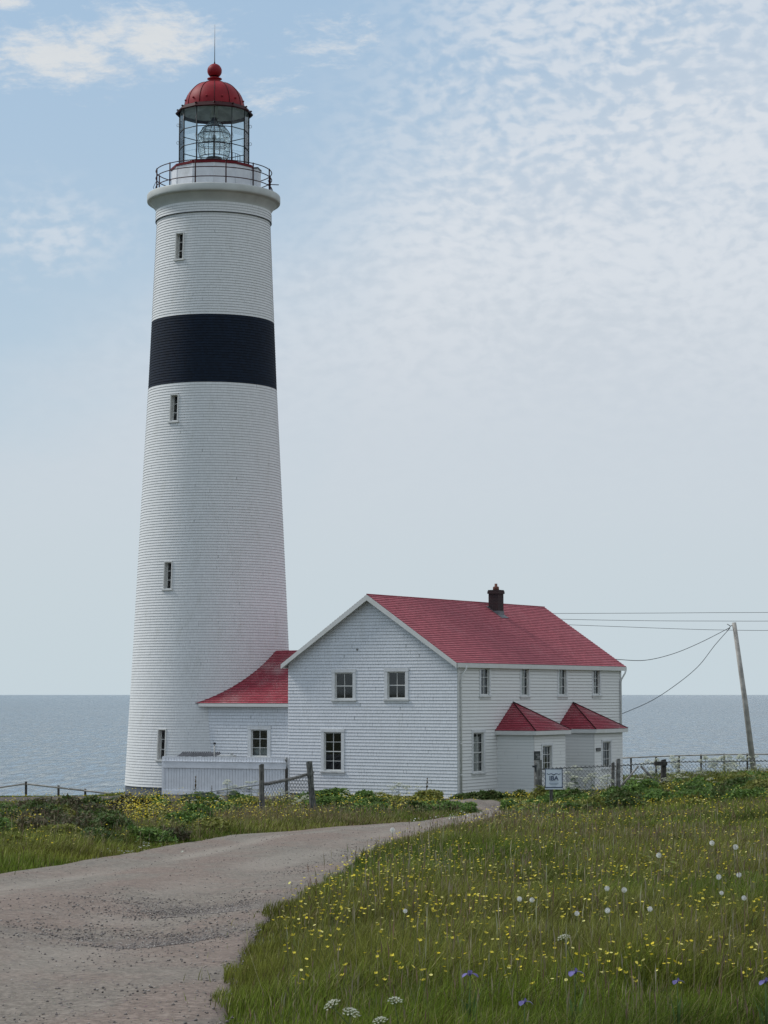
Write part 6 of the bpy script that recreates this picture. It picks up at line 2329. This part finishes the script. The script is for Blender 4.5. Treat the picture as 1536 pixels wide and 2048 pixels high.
bproto = [make_buttercup(k) for k in range(2)]
bmesh_ = [b.data for b in bproto]
cnt = 0
LBT = 'small yellow buttercup in the near foreground grass right of the track'
while cnt < 300:
    y = 10.5 * (20.5 / 10.5) ** random.random()
    x = random.uniform(-1.2, 0.17 * y + 0.3)
    if bool(in_road(np.array([x]), np.array([y]), 0.25)[0]) or x < float(xat(Lc, y)): continue
    dens = float(vnoise(np.array([x]), np.array([y]), 0.6, 91)[0]) * 0.55 + float(vnoise(np.array([x]), np.array([y]), 1.5, 90)[0]) * 0.45
    if random.random() > min(1, max(0.05, (dens - 0.35) * 3.5)): continue
    if cnt < 2: o = bproto[cnt]
    else:
        o = bproto[cnt % 2].copy(); col_main.objects.link(o)
    o.location = (x, y, float(gz(x, y)) + random.uniform(0.24, 0.36))
    s_ = random.uniform(0.7, 1.15)
    o.scale = (s_, s_, s_)
    o.rotation_euler = (random.uniform(-.5, .5), random.uniform(-.5, .5), random.uniform(0, 6.28))
    tag(o, LBT, 'buttercup', 'buttercups close to the camera')
    cnt += 1

# pale stones lying on the bare soil and by the house corner
for (px, py, d, w, lb) in ((288, 1599, 84, 0.32, 'flat pale stone on the bare soil below the lighthouse'), (28, 1617, 76, 0.3, 'pale stone at the left end of the bare soil'), (888, 1602, 86, 0.36, 'pale rounded stone at the end of the track by the house corner')):
    p = gpos(px, py, d)
    mb = MB()
    n = 9
    r2 = random.Random(px)
    prof_ = [(0.0, 0.16), (0.3, 0.15), (0.46, 0.08), (0.5, 0.0), (0.4, -0.1)]
    js = [r2.uniform(0.75, 1.15) for _ in range(n)]
    for (r0, z0), (r1, z1) in zip(prof_[:-1], prof_[1:]):
        for k in range(n):
            k2 = (k + 1) % n; a = 2 * math.pi * k / n; b_ = 2 * math.pi * (k + 1) / n
            P = [Vector((r0 * js[k] * math.cos(a), r0 * js[k] * .6 * math.sin(a), z0)), Vector((r1 * js[k] * math.cos(a), r1 * js[k] * .6 * math.sin(a), z1)), Vector((r1 * js[k2] * math.cos(b_), r1 * js[k2] * .6 * math.sin(b_), z1)), Vector((r0 * js[k2] * math.cos(b_), r0 * js[k2] * .6 * math.sin(b_), z0))]
            mb.face(P if r0 > 0 else P[:3], 0)
    o = mb.build('pale_stone', MAT['stone'], None, p + Vector((0, 0, 0.08)))
    o.scale = (w * 1.6, w * 1.6, w * 1.2)
    tag(o, lb, 'stone')
